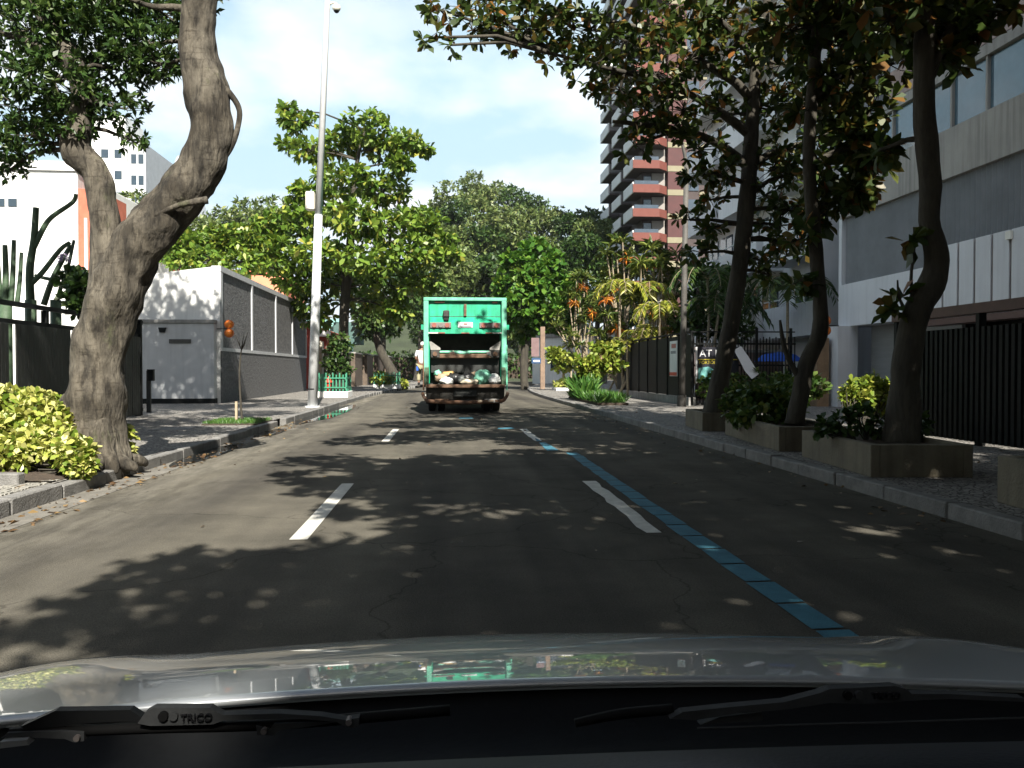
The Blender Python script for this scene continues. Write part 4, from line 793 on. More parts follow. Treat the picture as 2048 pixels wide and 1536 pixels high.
# palms and dracaenas behind the panel fence
def sword_rosette(c, n, ln, m_arr, w=.1, droop=.15):
    c = np.array(c); d = rng.normal(size=(n, 3)); d[:, 2] = np.abs(d[:, 2]) * .9 - droop; m_arr.append(leaf_arrays(np.tile(c, (n, 1)), d, ln * rng.uniform(.7, 1.1, n), w, SWORD, .1))
g_drac = leafmat('dracaena_leaf', [(0, (.05, .09, .02)), (.5, (.11, .16, .03)), (1, (.24, .26, .06))])
g_areca = leafmat('areca_leaf', [(0, (.10, .15, .02)), (.5, (.24, .26, .03)), (1, (.40, .36, .06))])
tanb = mat('ringed_stem', (.26, .21, .14), .8, .3, 6, stretch=(1, 1, 6))
for (lab, Y, heads) in (('leftmost dracaena clump beside the round leafy tree', 52, [(1140, 590), (1165, 560), (1120, 640), (1170, 640), (1150, 680), (1185, 610)]), ('tallest dracaena clump in front of brown tower', 42, [(1250, 500), (1215, 520), (1235, 560), (1270, 540), (1205, 580), (1225, 640), (1195, 690)]),
                         ('rightmost dracaena clump near the lamp post', 38, [(1315, 505), (1340, 520), (1300, 540), (1335, 560), (1350, 600), (1280, 600), (1310, 640)])):
    b0 = D(heads[0][0], 760, Y); b0.x = max(b0.x, 8.5); b0.z = .14; t = thing('dracaena_clump', lab, 'plant', b0, 'dracaenas behind the panel fence'); arrs = []; mb = MB(); oa = []
    for (x, y) in heads:
        c = D(x, y, Y + rng.normal() * .6)
        for k in range(3):
            cc = c + Vector(rng.normal(size=3) * .28); sword_rosette(cc, 34, .75, arrs); p, r = catmull([b0 + Vector((rng.normal() * .4, rng.normal() * .4, 0)), b0.lerp(cc, .5) + Vector((rng.normal() * .2, 0, 0)), cc], [.06, .045, .035], 3); mb.tube(p, r, 6, cap=False)
        if rng.random() < .65: sword_rosette(c - Vector((rng.normal() * .3, .4, .55)), 26, .5, oa, .14, .75)
    mb.build('stem', tanb, t, True); leafmesh('leaves', arrs, g_drac, t)
    if oa: leafmesh('dry_leaves', oa, g_orange, t)['label'] = 'hanging orange dried leaves'
def frond(c, az, ln, rise, arrs, mb):
    pts = []; c = Vector(c)
    for k in range(9):
        s = k / 8; pts.append(c + Vector((math.cos(az) * ln * s * (1 - .12 * s), math.sin(az) * ln * s * (1 - .12 * s), rise * s - (rise * .55 + ln * .42) * s * s * s * 1.1 + .02)))
    mb.tube(pts, [.02 - .0016 * k for k in range(9)], 4, cap=False)
    pos = []; dr = []
    for k in range(2, 33):
        s = k / 32 * 8; i = min(int(s), 7); q = pts[i].lerp(pts[i + 1], s - i); tg = (pts[i + 1] - pts[i]).normalized(); sd = tg.cross(Vector((0, 0, 1))).normalized()
        for sg_ in (-1, 1): pos.append(q); dr.append(tg * .75 + sd * sg_ + Vector((0, 0, -.25 + .2 * rng.random())))
    n = len(pos); arrs.append(leaf_arrays(np.array(pos), np.array(dr), ln * .3 * rng.uniform(.8, 1.1, n), .16, LEAF4, .1))
def palm(label, Y, crowns, ln=1.5, m_=None, base_px=None, nf=9, name='areca_palm', grp='yellow palms behind the panel fence'):
    b0 = D(crowns[0][0], 700, Y); b0.z = .14; t = thing(name, label, 'palm', b0, grp); arrs = []; mb = MB(); st = MB()
    for (x, y) in crowns:
        c = D(x, y, Y + rng.normal() * .3); p, r = catmull([b0 + Vector((rng.normal() * .25, rng.normal() * .25, 0)), b0.lerp(c, .5), c], [.07, .055, .05], 4); st.tube(p, r, 8)
        a0 = rng.random() * 6
        for k in range(nf): frond(c, a0 + 2 * math.pi * k / nf + rng.normal() * .2, ln * rng.uniform(.8, 1.15), ln * rng.uniform(.35, .8), arrs, mb)
    st.build('stem', tanb, t, True); mb.build('frond_rib', tanb, t); leafmesh('fronds', arrs, m_ or g_areca, t)
palm('sunlit yellow palm low by the fence corner', 36, [(1255, 690), (1285, 672)], 1.1); palm('sunlit yellow palm highest of the three', 37, [(1240, 580), (1295, 585)], 1.5); palm('sunlit yellow palm between fence and lamp post', 35, [(1320, 620), (1310, 665)], 1.3)
palm('dark palm in front of the white apartments', 28.5, [(1575, 575)], 1.9, g_dark, nf=12, name='garden_palm', grp=None)
palm('shaded green palm right of the lamp post', 31, [(1415, 560), (1440, 610)], 1.8, g_dark, nf=10, name='garden_palm', grp=None)
Y = 34
tree('shade_tree', 'dark garden tree behind the lamp post and banner', (10.6, Y, .14), [([(10.6, Y, .1), (10.6, Y, 2.5), (10.5, Y, 4.6)], [.2, .16, .08])], px_clumps([(1400, 600, 0, .9, .7, 50), (1430, 560, .5, 1.0, .7, 50), (1460, 620, .5, .9, .7, 46), (1410, 650, 0, .9, .6, 46), (1370, 640, .5, .8, .7, 40), (1470, 660, 0, .8, .6, 36), (1400, 540, 1, .8, .6, 30)], Y), g_dark, bark_dark, leaf=.28)

# ------------------------------------------------------------------ RIGHT: planters and the almond trees in them
plc = mat('planter_concrete', (.16, .14, .10), .9, .25, 2.5, .4, 40, streak=.3); RZ = R(-5)
def planter(label, x, y, w, l, h=.36):
    t = thing('planter_box', label, 'planter', (x, y, .14), 'concrete planters on the right pavement'); th = .1; pv = (x, y, 0)
    for (x0, x1, y0, y1) in ((x, x + th, y, y + l), (x + w - th, x + w, y, y + l), (x + th + .001, x + w - th - .001, y, y + th), (x + th + .001, x + w - th - .001, y + l - th, y + l)):
        MB().box(x0, x1, y0, y1, .14, .14 + h, rz=RZ, piv=pv, c=.008).build('wall', plc, t)
    MB().box(x + th + .002, x + w - th - .002, y + th + .002, y + l - th - .002, .14, .14 + h - .05, rz=RZ, piv=pv).build('soil', soil, t)
planter('farthest concrete planter box holding the slim dark tree', 4.86, 15.4, 1.0, 1.6); planter('second planter box from the lamp post with leafy bushes', 4.76, 11.5, 1.05, 3.1); planter('third planter box with dappled front below the bent trunk', 4.62, 8.65, 1.12, 2.2); planter('nearest planter box cut by the right picture edge', 4.62, 4.0, 1.1, 2.95, .42)
g_shrub = leafmat('shrub_leaf', [(0, (.03, .07, .012)), (.5, (.06, .11, .02)), (.85, (.12, .17, .03)), (1, (.25, .27, .06))])
def pxb(l, Y): return [(tuple(D(x, y, Y + dy)), (r, r, r * .8), n) for (x, y, dy, r, n) in l]
bush('planter_bush', 'leafy bush filling the far end of the second planter', (5.3, 14, .4), pxb([(1480, 800, 0, .3, 50), (1520, 790, 0, .32, 55), (1500, 825, -.6, .28, 45), (1550, 800, -.3, .32, 50), (1470, 830, 0, .2, 26), (1590, 790, .3, .3, 44), (1620, 770, .4, .28, 40), (1580, 835, -.8, .24, 30)], 13.6), g_shrub, .13)
bush('planter_bush', 'bright yellow-green bush between bent trunk and pillar', (7.2, 14, .14), pxb([(1710, 780, 0, .26, 46), (1745, 775, 0, .28, 50), (1770, 785, 0, .26, 44), (1730, 800, -.2, .24, 40), (1765, 810, -.2, .22, 34), (1695, 795, 0, .16, 18)], 15), g_lime, .13)
bush('planter_bush', 'sparse low dark plants in the third planter', (5.2, 9.8, .4), pxb([(1680, 850, 0, .2, 16), (1730, 840, 0, .22, 18), (1770, 850, 0, .2, 14), (1830, 855, -.2, .2, 16), (1650, 855, 0, .12, 8)], 9.8), g_dark, .12)
hd = bush('entrance_hedge', 'dark hedge along the foot of the entrance fence', (10, 26.6, .14), [((8.6 + .5 * i, 26.5, .7 + .1 * (i % 2)), (.4, .35, .5), 46) for i in range(7)], g_shrub, .16, cat='hedge')
def almond(label, base, trunk, cl, group='almond trees in the right planters', **k):
    return tree('almond_tree', label, base, trunk, cl, g_autumn, bark_dark, group, leaf=k.get('leaf', .235), per=7, width=.52, twr=.016, ntw=10, rough=.16)
Y = 15.6                                         # tree A: slim trunk with long limbs over the road
def q(*pp, Y=15.6): return [D(x, y, Y + (e[0] if e else 0)) for (x, y, *e) in pp]
A = [(q((1425, 835), (1440, 760), (1460, 660), (1478, 540), (1492, 420), (1500, 320), (1505, 230), (1512, 140), (1530, 40), (1540, -80)), [.22, .18, .17, .165, .16, .15, .13, .11, .09, .06]),
     (q((1492, 330), (1440, 290), (1370, 262), (1290, 250), (1225, 243)), [.10, .085, .07, .05, .035]),
     (q((1500, 270), (1455, 235), (1400, 200), (1330, 165, -.3), (1250, 145, -.5), (1170, 125, -.6), (1110, 108, -.6)), [.10, .085, .07, .06, .05, .035, .02]),
     (q((1505, 200), (1470, 165), (1430, 140), (1370, 105, .3), (1290, 60, .5), (1200, 40, .5), (1120, 22, .5)), [.10, .085, .075, .065, .05, .04, .025]),
     (q((1512, 130), (1480, 80), (1430, 30), (1390, -20)), [.08, .06, .05, .04]), (q((1498, 330), (1560, 300), (1630, 280), (1700, 250)), [.08, .06, .05, .03]), (q((1490, 400), (1540, 360), (1600, 345)), [.06, .045, .03])]
cA = [(q((x, y, dy))[0], (r, r, r * .6), int(n * 1.15)) for (x, y, dy, r, n) in ((900, 90, -.6, .25, 4), (945, 60, -.4, .4, 9), (1000, 40, -.2, .6, 16), (1060, 60, -.5, .7, 20), (1120, 60, 0, .7, 24), (1110, 110, -.6, .5, 12), (1180, 60, .3, .7, 26), (1180, 130, -.5, .55, 16), (1250, 80, 0, .75, 30), (1240, 180, -.4, .5, 14), (1190, 180, -.3, .3, 6), (1310, 50, .3, .8, 30), (1310, 150, -.3, .7, 26), (1290, 220, 0, .55, 14), (1380, 40, .3, .8, 30), (1380, 120, 0, .8, 30),
    (1370, 220, -.2, .7, 22), (1330, 270, 0, .5, 12), (1440, 40, 0, .8, 30), (1450, 110, .5, .8, 30), (1440, 230, .4, .7, 22), (1400, 300, -.2, .5, 14), (1530, 60, .2, .8, 30), (1560, 130, 0, .8, 30), (1550, 220, .3, .7, 24), (1600, 60, .3, .8, 30), (1560, 300, 0, .6, 18), (1530, 390, .2, .45, 12), (1580, 420, 0, .45, 12), (1550, 480, .2, .35, 8), (1620, 200, 0, .7, 24), (1660, 270, .2, .6, 18), (1420, 400, .4, .35, 7), (1400, 350, 0, .35, 7), (1540, 550, 0, .25, 5), (1270, 290, 0, .35, 7), (860, 75, -.6, .2, 3), (880, 20, 0, .4, 9), (1080, 10, .3, .7, 20), (970, 0, .3, .6, 16), (1425, 455, .3, .3, 8), (1400, 505, 0, .3, 8), (1560, 450, .2, .4, 13), (1530, 525, 0, .35, 10), (1440, 350, -.2, .45, 14), (1595, 350, .2, .5, 16), (1590, 500, .3, .35, 10), (1545, 340, 0, .45, 14), (1610, 420, 0, .4, 12), (1380, 440, .3, .25, 6))]
for (x, y, z, r, n) in ((3, 15.5, 9.3, 1.6, 60), (5.5, 16, 9.8, 1.7, 64), (7.5, 16, 8.8, 1.5, 54), (3, 13, 8.8, 1.4, 50), (8.6, 17.8, 8, 1.4, 44), (10, 18.6, 8.6, 1.5, 46), (9.2, 17, 9.6, 1.4, 40)): cA.append(((x, y, z + .9), (r, r, r * .6), int(n * 2)))
almond('slim dark leaning tree in farthest planter, brown leaves spreading over road', (4.9, 15.6, .4), A, cA, leaf=.2)
Y = 12.4
Bt = [(q((1588, 850), (1600, 790), (1612, 730), (1638, 670), (1640, 600), (1632, 500), (1622, 390), (1618, 280), (1628, 150), (1636, 20), (1645, -120), Y=Y), [.15, .13, .13, .125, .11, .105, .10, .095, .09, .08, .06]), (q((1620, 330), (1680, 300), (1740, 290), Y=Y), [.05, .04, .03]), (q((1625, 200), (1700, 130), (1760, 80), Y=Y), [.06, .045, .03]), (q((1600, 760), (1570, 700), (1560, 640), Y=Y), [.05, .04, .02])]
cB = [(D(x, y, Y + dy), (r, r, r * .65), int(n * 1.3)) for (x, y, dy, r, n) in ((1720, 290, 0, .35, 22), (1740, 330, .1, .3, 14), (1700, 270, 0, .3, 18), (1680, 400, 0, .35, 14), (1720, 380, 0, .25, 9), (1650, 430, .2, .3, 9), (1600, 480, 0, .3, 8), (1660, 90, .2, .7, 30), (1740, 60, .2, .7, 32), (1700, 160, 0, .6, 26), (1640, 200, .3, .5, 18), (1580, 60, 0, .6, 24), (1780, 130, .3, .5, 20), (1680, 20, .2, .7, 30), (1640, 350, 0, .3, 8), (1600, 560, 0, .2, 4), (1740, 220, .3, .4, 13))]
for (x, y, z, r, n) in ((4, 12, 8, 1.5, 56), (2, 11.5, 8.3, 1.4, 46), (6, 12, 8.6, 1.6, 60), (.4, 11.6, 7.9, 1.1, 30), (4, 10, 8.8, 1.5, 50)): cB.append(((x, y, z), (r, r, r * .6), int(n * 4)))
almond('thin dark kinked trunk in the second planter', (5.2, Y, .4), Bt, cB)
Y = 9.6
Ct = [(q((1800, 895), (1806, 840), (1812, 760), (1818, 690), (1835, 620), (1868, 555), (1872, 510), (1858, 440), (1860, 350), (1850, 250), (1848, 150), (1850, 30), (1856, -100), Y=Y), [.24, .20, .17, .165, .16, .15, .14, .125, .13, .13, .125, .12, .09]), (q((1830, 630), (1822, 560), (1830, 490), Y=Y), [.035, .02, .012]), (q((1828, 650), (1800, 600), (1795, 560), Y=Y), [.03, .018, .01]), (q((1850, 180), (1900, 60), (1960, -20), Y=Y), [.07, .05, .03])]
cC = [(D(x, y, Y + dy), (r, r, r * .6), n) for (x, y, dy, r, n) in ((1800, 600, 0, .1, 3), (1820, 480, 0, .1, 3), (1790, 620, -.05, .06, 2), (1910, 60, 0, .45, 22), (1960, 20, 0, .4, 18), (1870, 90, .3, .35, 14), (1780, 40, 0, .5, 24), (1900, 120, 0, .25, 8), (1830, 10, .4, .6, 24), (1760, 300, .4, .18, 6), (2010, 10, .2, .2, 5))]
for (x, y, z, r, n) in ((4.5, 9, 7.2, 1.4, 56), (2.8, 8.6, 7.6, 1.4, 50), (1.1, 8.2, 7.8, 1.2, 38), (6, 9, 8, 1.5, 56), (3.5, 7, 8.2, 1.5, 54), (-.2, 7.5, 7.6, .9, 20), (5, 11, 8, 1.4, 46)): cC.append(((x, y, z), (r, r, r * .6), int(n * 4)))
almond('bent thick dark trunk with side shoots in the third planter', (5.3, Y, .4), Ct, cC)
# unseen house added left of the car to block sky light
t = thing('sky_block_house', 'plain cream house added left of the car to block sky, out of view', 'building', (-16, -10, 0))
box('wall', mat('cream_render', (.3, .28, .24), .85, .1, 1), t, -30, -10.5, -34, 5, 0, 19)
for k in range(6):
    for f in range(6): box('window', glass, t, -10.52, -10.42, -32 + 6 * k, -29.6 + 6 * k, 1.2 + 3 * f, 2.8 + 3 * f)
# trees of the same row standing beside and behind the car (they throw the road shade)
for (x, y, lab, cl) in ((5.0, 4.6, 'almond tree of the nearest planter, crown above the picture', ((4.5, 4.5, 6.6, 1.6, 70), (2.8, 4.2, 7.2, 1.5, 64), (1.2, 3.6, 7.2, 1.3, 50), (5.6, 3, 7.6, 1.6, 66), (3, 2.4, 8, 1.6, 66), (0, 2.6, 7.4, 1.0, 26), (4.6, 6.5, 7.6, 1.5, 56), (-.6, 4.4, 7.2, .7, 12), (6.6, 4, 8.6, 1.7, 70), (6.5, 2.4, 9.6, 1.7, 70), (7.6, 4.6, 7.4, 1.5, 50), (8.2, 2.6, 8.6, 1.6, 56), (6.2, 5.8, 8.8, 1.6, 60))),
                        (5.4, -1.5, 'almond tree standing beside the car, out of view', ((4.8, -1, 6, 1.7, 76), (3, -1.2, 6.6, 1.6, 70), (1.4, -1.6, 6.8, 1.4, 56), (5.6, -3, 7, 1.7, 70), (3, -3.2, 7.6, 1.7, 70), (1, -3.4, 7.8, 1.4, 50), (-.3, -2.2, 6.9, .9, 22), (-.5, -4.4, 7.6, .8, 18), (6.6, -.5, 7, 1.5, 56), (6.2, 1.2, 7.4, 1.6, 66), (6.4, .2, 8.8, 1.7, 66), (7.8, .2, 8, 1.6, 60), (8.6, -2, 8.4, 1.6, 60), (7.2, -3.4, 8.8, 1.7, 60), (4.4, .6, 8.6, 1.6, 60), (2.2, .6, 8.4, 1.5, 56), (4.2, 1.5, 6.6, 1.4, 56), (3.5, -.3, 7.8, 1.4, 50), (5.2, .6, 7.2, 1.4, 56), (1.5, .3, 7.2, 1.4, 50), (.5, 1.4, 7.6, 1.0, 30), (2.7, 1.7, 7.4, 1.5, 50))),
                        (5.6, -7.5, 'almond tree standing behind the car, out of view', ((5, -7, 6.5, 1.7, 76), (3.2, -7.2, 7.2, 1.7, 70), (1.4, -7.4, 7.8, 1.5, 56), (5, -9, 8, 1.8, 70), (2.6, -9.2, 8.6, 1.7, 66), (.4, -8.4, 8.2, 1.2, 34), (6.8, -6.5, 7.6, 1.6, 60), (3.8, -5.2, 7.6, 1.6, 60), (8.6, -6, 8.2, 1.6, 60), (7.4, -8.6, 9.4, 1.7, 60), (1.6, -5.4, 8.4, 1.4, 50)))):
    rtree = almond(lab, (x, y, .3), [([(x, y, .1), (x + .1, y, 2.5), (x - .2, y - .1, 4.6), (x - .4, y, 6.8)], [.2, .16, .13, .07]), ([(x - .2, y, 4.4), (x - 1.8, y - .1, 5.6), (x - 3.6, y - .3, 6.6)], [.09, .07, .03])], [((a, b_, c), (r, r, r * .55), int(n * 4)) for a, b_, c, r, n in cl], leaf=.24)
ltree = tree('almond_tree', 'added almond tree behind the car on the left side, out of view', (-5.2, -9, .14), [([(-5.2, -9, .1), (-5.1, -9, 3), (-4.6, -9, 5.5)], [.22, .18, .1])], [((a, b_, c), (1.8, 1.8, 1.0), 120) for a, b_, c in ((-5, -9, 6.8), (-3, -9.5, 7.2), (-1.2, -9, 7.6), (-7, -9, 7), (-4, -11.5, 8), (-1.5, -12, 8.4), (-6.5, -12, 8), (-3, -7.6, 7), (-.6, -14, 8.5))], g_autumn, bark_dark, leaf=.24)  # unseen tree added here so less sky light reaches the road
# unseen tree copies added behind the car to close off the sky there
for src, offs in ((rtree, ((.3, -9, 0), (.1, -17, 0), (-.2, -25, 0))), (ltree, ((-.3, -9, 0), (0, -17, 0)))):
    for k, of in enumerate(offs):
        c_ = copy_tree(src, None, Vector(src.location) + Vector(of)); c_['label'] = '%s added almond tree %s down the %s row behind the car, out of view' % (('second', 'third', 'fourth')[k], 'farther', 'right' if src is not ltree else 'left'); c_['group'] = 'added street trees behind the car'
# ------------------------------------------------------------------ REFUSE TRUCK
TX, TYR = .5, 24.6                                # centre line, rear plane
def tz(y): return CAMH + (740 - y) * .01501
green = mat('truck_green', (.015, .36, .19), .42, .25, 2.5, .05, 30, coat=.2, streak=.45); green_l = mat('faded_green', (.14, .46, .31), .5, .25, 4, streak=.3); rustp = mat('rust_brown', (.13, .075, .045), .85, .45, 6, .4, 30); grime = mat('grimy_steel', (.035, .033, .028), .75, .5, 5, .4, 25); redl = mat('red_lens', (.24, .08, .06), .5, .3, 9); tyre = mat('tyre', (.012, .012, .012), .9, .2, 20)
t = thing('refuse_truck', 'green rear-loading refuse truck driving ahead in the lane', 'truck', (TX, 29, 0))
L_, R_ = TX - 1.22, TX + 1.22
MB().box(L_ + .12, R_ - .12, 25.6, 31.6, .95, 3.42, c=.04).build('body', green, t)
MB().box(L_ + .15, R_ - .15, 31.75, 33.6, .75, 2.85, c=.08).build('cab', mat('cab_white', (.6, .6, .58), .4, .1, 3), t)
for x in (L_ + .08, R_ - .08): MB().box(x - .08, x + .08, 24.62, 25.6, .9, 3.45, c=.02).build('side_plate', green, t)
# upper tailgate, overhanging the hopper
up_ = MB(); up_.prism([(L_ + .165, 24.62, tz(603)), (L_ + .165, 24.6, tz(634)), (L_ + .165, 24.42, tz(646)), (L_ + .165, 24.40, tz(668)), (L_ + .165, 25.55, tz(655)), (L_ + .165, 25.55, tz(603))], (R_ - L_ - .33, 0, 0)); ug = up_.build('tailgate', green, t)
MB().box(L_ - .02, R_ + .02, 24.5, 25.58, tz(603) + .001, tz(596), c=.015).build('top_rail', green_l, t)
for s, x in ((-1, L_ + .06), (1, R_ - .06)):
    MB().box(x - .075, x + .075, 24.47, 24.615, tz(745), tz(603), c=.015).build('corner_post', green_l, t)
    MB().box(x + s * .076, x + s * .15, 24.5, 24.8, tz(660), tz(650)).build('hinge_bracket', green, t)
    MB().box(x - .05 + s * -.3, x + .2 + s * -.3 - (.15 if s > 0 else 0) + .05, 24.56, 24.62, tz(606) + .0, tz(601) + .02).build('marker_light', redl, t)
    c = TX + s * .73
    lc = MB().box(c - .31, c + .31, 24.36, 24.41, tz(657), tz(646), c=.01).build('light_cluster', mat('grey_plastic', (.16, .14, .13), .6, .2, 6), t)
    for k in (-1, 0, 1): MB().tube([(c + k * .19, 24.362, tz(651.5)), (c + k * .19, 24.335, tz(651.5))], .07, 14).build('lens', redl if k else MATS['grey_plastic'], lc)
    MB().box(TX + s * .95 - .14, TX + s * .95 + .14, 24.385, 24.398, tz(668.5) + .01, tz(665.5)).build('reflector', mat('reflector_white', (.7, .68, .62), .4, .1, 4), t); MB().box(TX + s * .7 - .1, TX + s * .7 + .1, 24.385, 24.398, tz(668.5) + .01, tz(665.5)).build('reflector', redl, t)
MB().box(TX - .12, TX + .12, 24.385, 24.398, tz(668.5) + .01, tz(665.8)).build('reflector', redl, t)
pl_ = MB().box(TX - .22, TX + .22, 24.385, 24.4, tz(656), tz(645.5), c=.004).build('number_plate', banw, t)
MB().box(TX - .06, TX + .06, 24.378, 24.384, tz(650.5), tz(647.5)).build('emblem', redl, pl_); MB().box(TX - .18, TX + .18, 24.378, 24.384, tz(655), tz(652)).build('print_line', mat('grey_print', (.25, .25, .27)), pl_)
MB().box(TX - .04, TX + .04, 24.52, 24.6, tz(633), tz(609), c=.008).build('latch_bar', rustp, t)
wl = MB(); wl.box(TX - .66, TX - .47, 24.4, 24.58, tz(636), tz(622), c=.03); wl.build('work_lamp', grime, t); MB().box(TX - .64, TX - .49, 24.38, 24.5, tz(643), tz(636.5), c=.02).build('lamp_hood', tyre, t)
b = MB(); b.box(TX + .62, TX + .86, 24.7, 24.78, tz(595.5), tz(594)); b.tube([(TX + .66, 24.74, tz(594)), (TX + .62, 24.74, tz(590))], .015, 5); b.tube([(TX + .8, 24.74, tz(594)), (TX + .84, 24.74, tz(590))], .015, 5); b.build('roof_bracket', grime, t)
MB().box(L_ + .17, R_ - .17, 24.595, 24.603, tz(634.5), tz(633)).build('seam', grime, t)
# hopper: dark cavity with packer blade, cross beam, sill
MB().box(L_ + .161, R_ - .161, 25.2, 25.5, tz(770), tz(668)).build('packer_blade', grime, t)
MB().box(L_ + .2, R_ - .2, 24.85, 25.199, tz(745), tz(717)).build('blade_face', mat('dark_steel', (.018, .02, .018), .6, .3, 4), t)
MB().box(L_ + .2, R_ - .2, 24.62, 25.0, tz(716.5), tz(708), c=.02).build('cross_beam', rustp, t); MB().tube([(L_ + .2, 24.7, tz(704)), (R_ - .2, 24.7, tz(704))], .045, 10).build('cross_bar', green_l, t)
for s, x in ((-1, L_ + .14), (1, R_ - .14)):
    MB().prism([(x, 24.63, tz(680)), (x - s * .05, 24.63, tz(700)), (x - s * .34, 24.63, tz(700)), (x - s * .34, 24.63, tz(696))], (0, .1, 0)).build('gusset', mat('grey_steel', (.26, .25, .23), .6, .3, 5), t)
    MB().box(min(x - s * .05, x - s * .32), max(x - s * .05, x - s * .32), 24.6, 24.9, tz(716), tz(701), c=.02).build('pivot_block', grime, t)
    MB().tube([(x - s * .18, 24.55, tz(708)), (x - s * .18, 24.62, tz(708))], .07, 12).build('pivot_pin', rustp, t)
    MB().prism([(x, 24.3, tz(770)), (x, 24.3, tz(742)), (x, 24.62, tz(728)), (x, 25.1, tz(728)), (x, 25.1, tz(770))], (s * .12, 0, 0)).build('hopper_side', mat('mossy_green', (.05, .08, .045), .8, .4, 5), t)
    MB().tube([(x + s * .16, 24.45, tz(780)), (x + s * .16, 24.45, tz(735)), (x + s * .16, 24.6, tz(690))], .025, 8).build('grab_rail', rustp if s < 0 else green_l, t)
MB().box(L_ + .05, R_ - .05, 24.2, 24.299, tz(775), tz(768.5), c=.012).build('sill', rustp, t); MB().box(L_ + .13, R_ - .13, 24.3, 25.2, tz(774), tz(769)).build('hopper_floor', grime, t)
MB().prism([(L_ + .06, 24.31, tz(774.5)), (L_ + .06, 24.45, tz(798)), (L_ + .06, 25.3, tz(802)), (L_ + .06, 25.3, tz(774.5))], (R_ - L_ - .12, 0, 0)).build('hopper_belly', grime, t)
MB().box(TX - .35, TX + .35, 24.34, 24.5, tz(793), tz(774.6), c=.02).build('winch_box', mat('dark_steel', (.018, .02, .018)), t)
b = MB(); p, r = catmull([(L_ - .05, 24.5, tz(786)), (L_ + .02, 24.4, tz(795)), (L_ + .22, 24.33, tz(802)), (TX, 24.3, tz(804)), (R_ - .22, 24.33, tz(802)), (R_ - .02, 24.4, tz(795)), (R_ + .05, 24.5, tz(786))], [.05, .05, .06, .06, .06, .05, .05], 5); b.tube(p, r, 8); b.build('bumper', mat('rusty_orange', (.05, .03, .02), .85, .5, 4, col2=(.17, .085, .045)), t, True)
MB().box(TX - .9, TX - .5, 24.27, 24.33, tz(806), tz(797), c=.01).build('bumper_plate', rustp, t); MB().box(TX + .55, TX + 1.0, 24.26, 24.32, tz(805), tz(797), c=.01).build('bumper_plate', mat('grey_steel', (.26, .25, .23)), t)
for k in range(5): MB().box(TX + .2 + .17 * k, TX + .32 + .17 * k, 24.25 - .003 * k, 24.262, tz(803), tz(799)).build('reflector_patch', mat('chevron', (.35, .28, .2), .6, .3, 9) if k % 2 else rustp, t)
for s in (-1, 1):
    for dx in (.0, .3):
        for yy in (26.6, 28.0) : 
            x = TX + s * (1.03 - dx); w = MB(); w.tube([(x - .12, yy, .5), (x - .1, yy, .5), (x + .1, yy, .5), (x + .12, yy, .5)], [.44, .5, .5, .44], 24); wo = w.build('wheel', tyre, t, False); MB().tube([(x - .125, yy, .5), (x + .125, yy, .5)], .25, 14).build('rim', grime, wo)
    x = TX + s * 1.03; w = MB().tube([(x - .13, 32.6, .5), (x + .13, 32.6, .5)], .5, 24).build('wheel', tyre, t); MB().box(x - .18, x + .18, 26.05, 26.07, .25, .95).build('mud_flap', tyre, t)
MB().box(TX - .45, TX + .45, 25.4, 33.2, .6, .94).build('chassis', grime, t); MB().box(L_ - .42, L_ + .119, 30.2, 31.0, .72, .78).build('side_step', grime, t); MB().box(L_ + .05, R_ - .05, 26.0, 26.04, .45, 1.0).build('rear_valance', grime, t)
# refuse lying in the hopper
def sack(label, c, r, m_, seed):
    o = MB().ell(c, r, 16, 11, .45, seed).build('refuse_bag', m_, None, True, tuple(c)); tag(o, label, 'refuse bag', 'refuse in the truck hopper'); return o
bagg = mat('mint_bag', (.22, .55, .40), .4, .2, 6, .4, 14); bagw = mat('white_bag', (.70, .72, .70), .4, .1, 6, .4, 14); bagk = mat('black_bag', (.02, .02, .02), .35, .3, 6, .5, 12); bagb = mat('brown_cardboard', (.30, .22, .15), .8, .3, 6)
fz = tz(769)
sack('large mint green bag at right of the hopper sill', (TX + .52, 24.62, fz + .2), (.27, .26, .23), bagg, 3); sack('white bag beside the mint one at hopper right end', (TX + .86, 24.55, fz + .14), (.2, .22, .17), bagw, 5); sack('small pale green bag at the hopper left end', (TX - .82, 24.75, fz + .33), (.11, .12, .1), bagg, 8)
sack('black bag in the hopper middle, left one', (TX - .32, 24.7, fz + .16), (.24, .25, .2), bagk, 1); sack('black bag in the hopper middle, right one', (TX + .08, 24.7, fz + .17), (.24, .25, .2), bagk, 12); sack('crumpled grey bag at the middle of hopper heap', (TX - .1, 24.55, fz + .16), (.14, .16, .13), mat('grey_bag', (.18, .19, .18), .5, .3, 8), 14)
sack('white sack lying along the left hopper sill', (TX - .55, 24.48, fz + .1), (.2, .16, .12), bagw, 17); sack('cream sack lying along the centre hopper sill', (TX + .12, 24.45, fz + .08), (.26, .14, .09), mat('cream_bag', (.55, .48, .36), .6, .15, 6), 19)
for (x, y, z, r, m_, lab, s_) in ((TX - .72, 24.7, .2, (.2, .16, .14), bagb, 'brown cardboard lump at the left of the heap', 21), (TX - .5, 24.8, .3, (.2, .14, .1), mat('ochre_bag', (.45, .28, .1), .6, .2, 6), 'ochre parcel on top of the left heap', 22), (TX + .3, 24.8, .25, (.18, .16, .13), bagb, 'brown lump beside the mint bag', 23)): sack(lab, (x, y, fz + z), r, m_, s_)
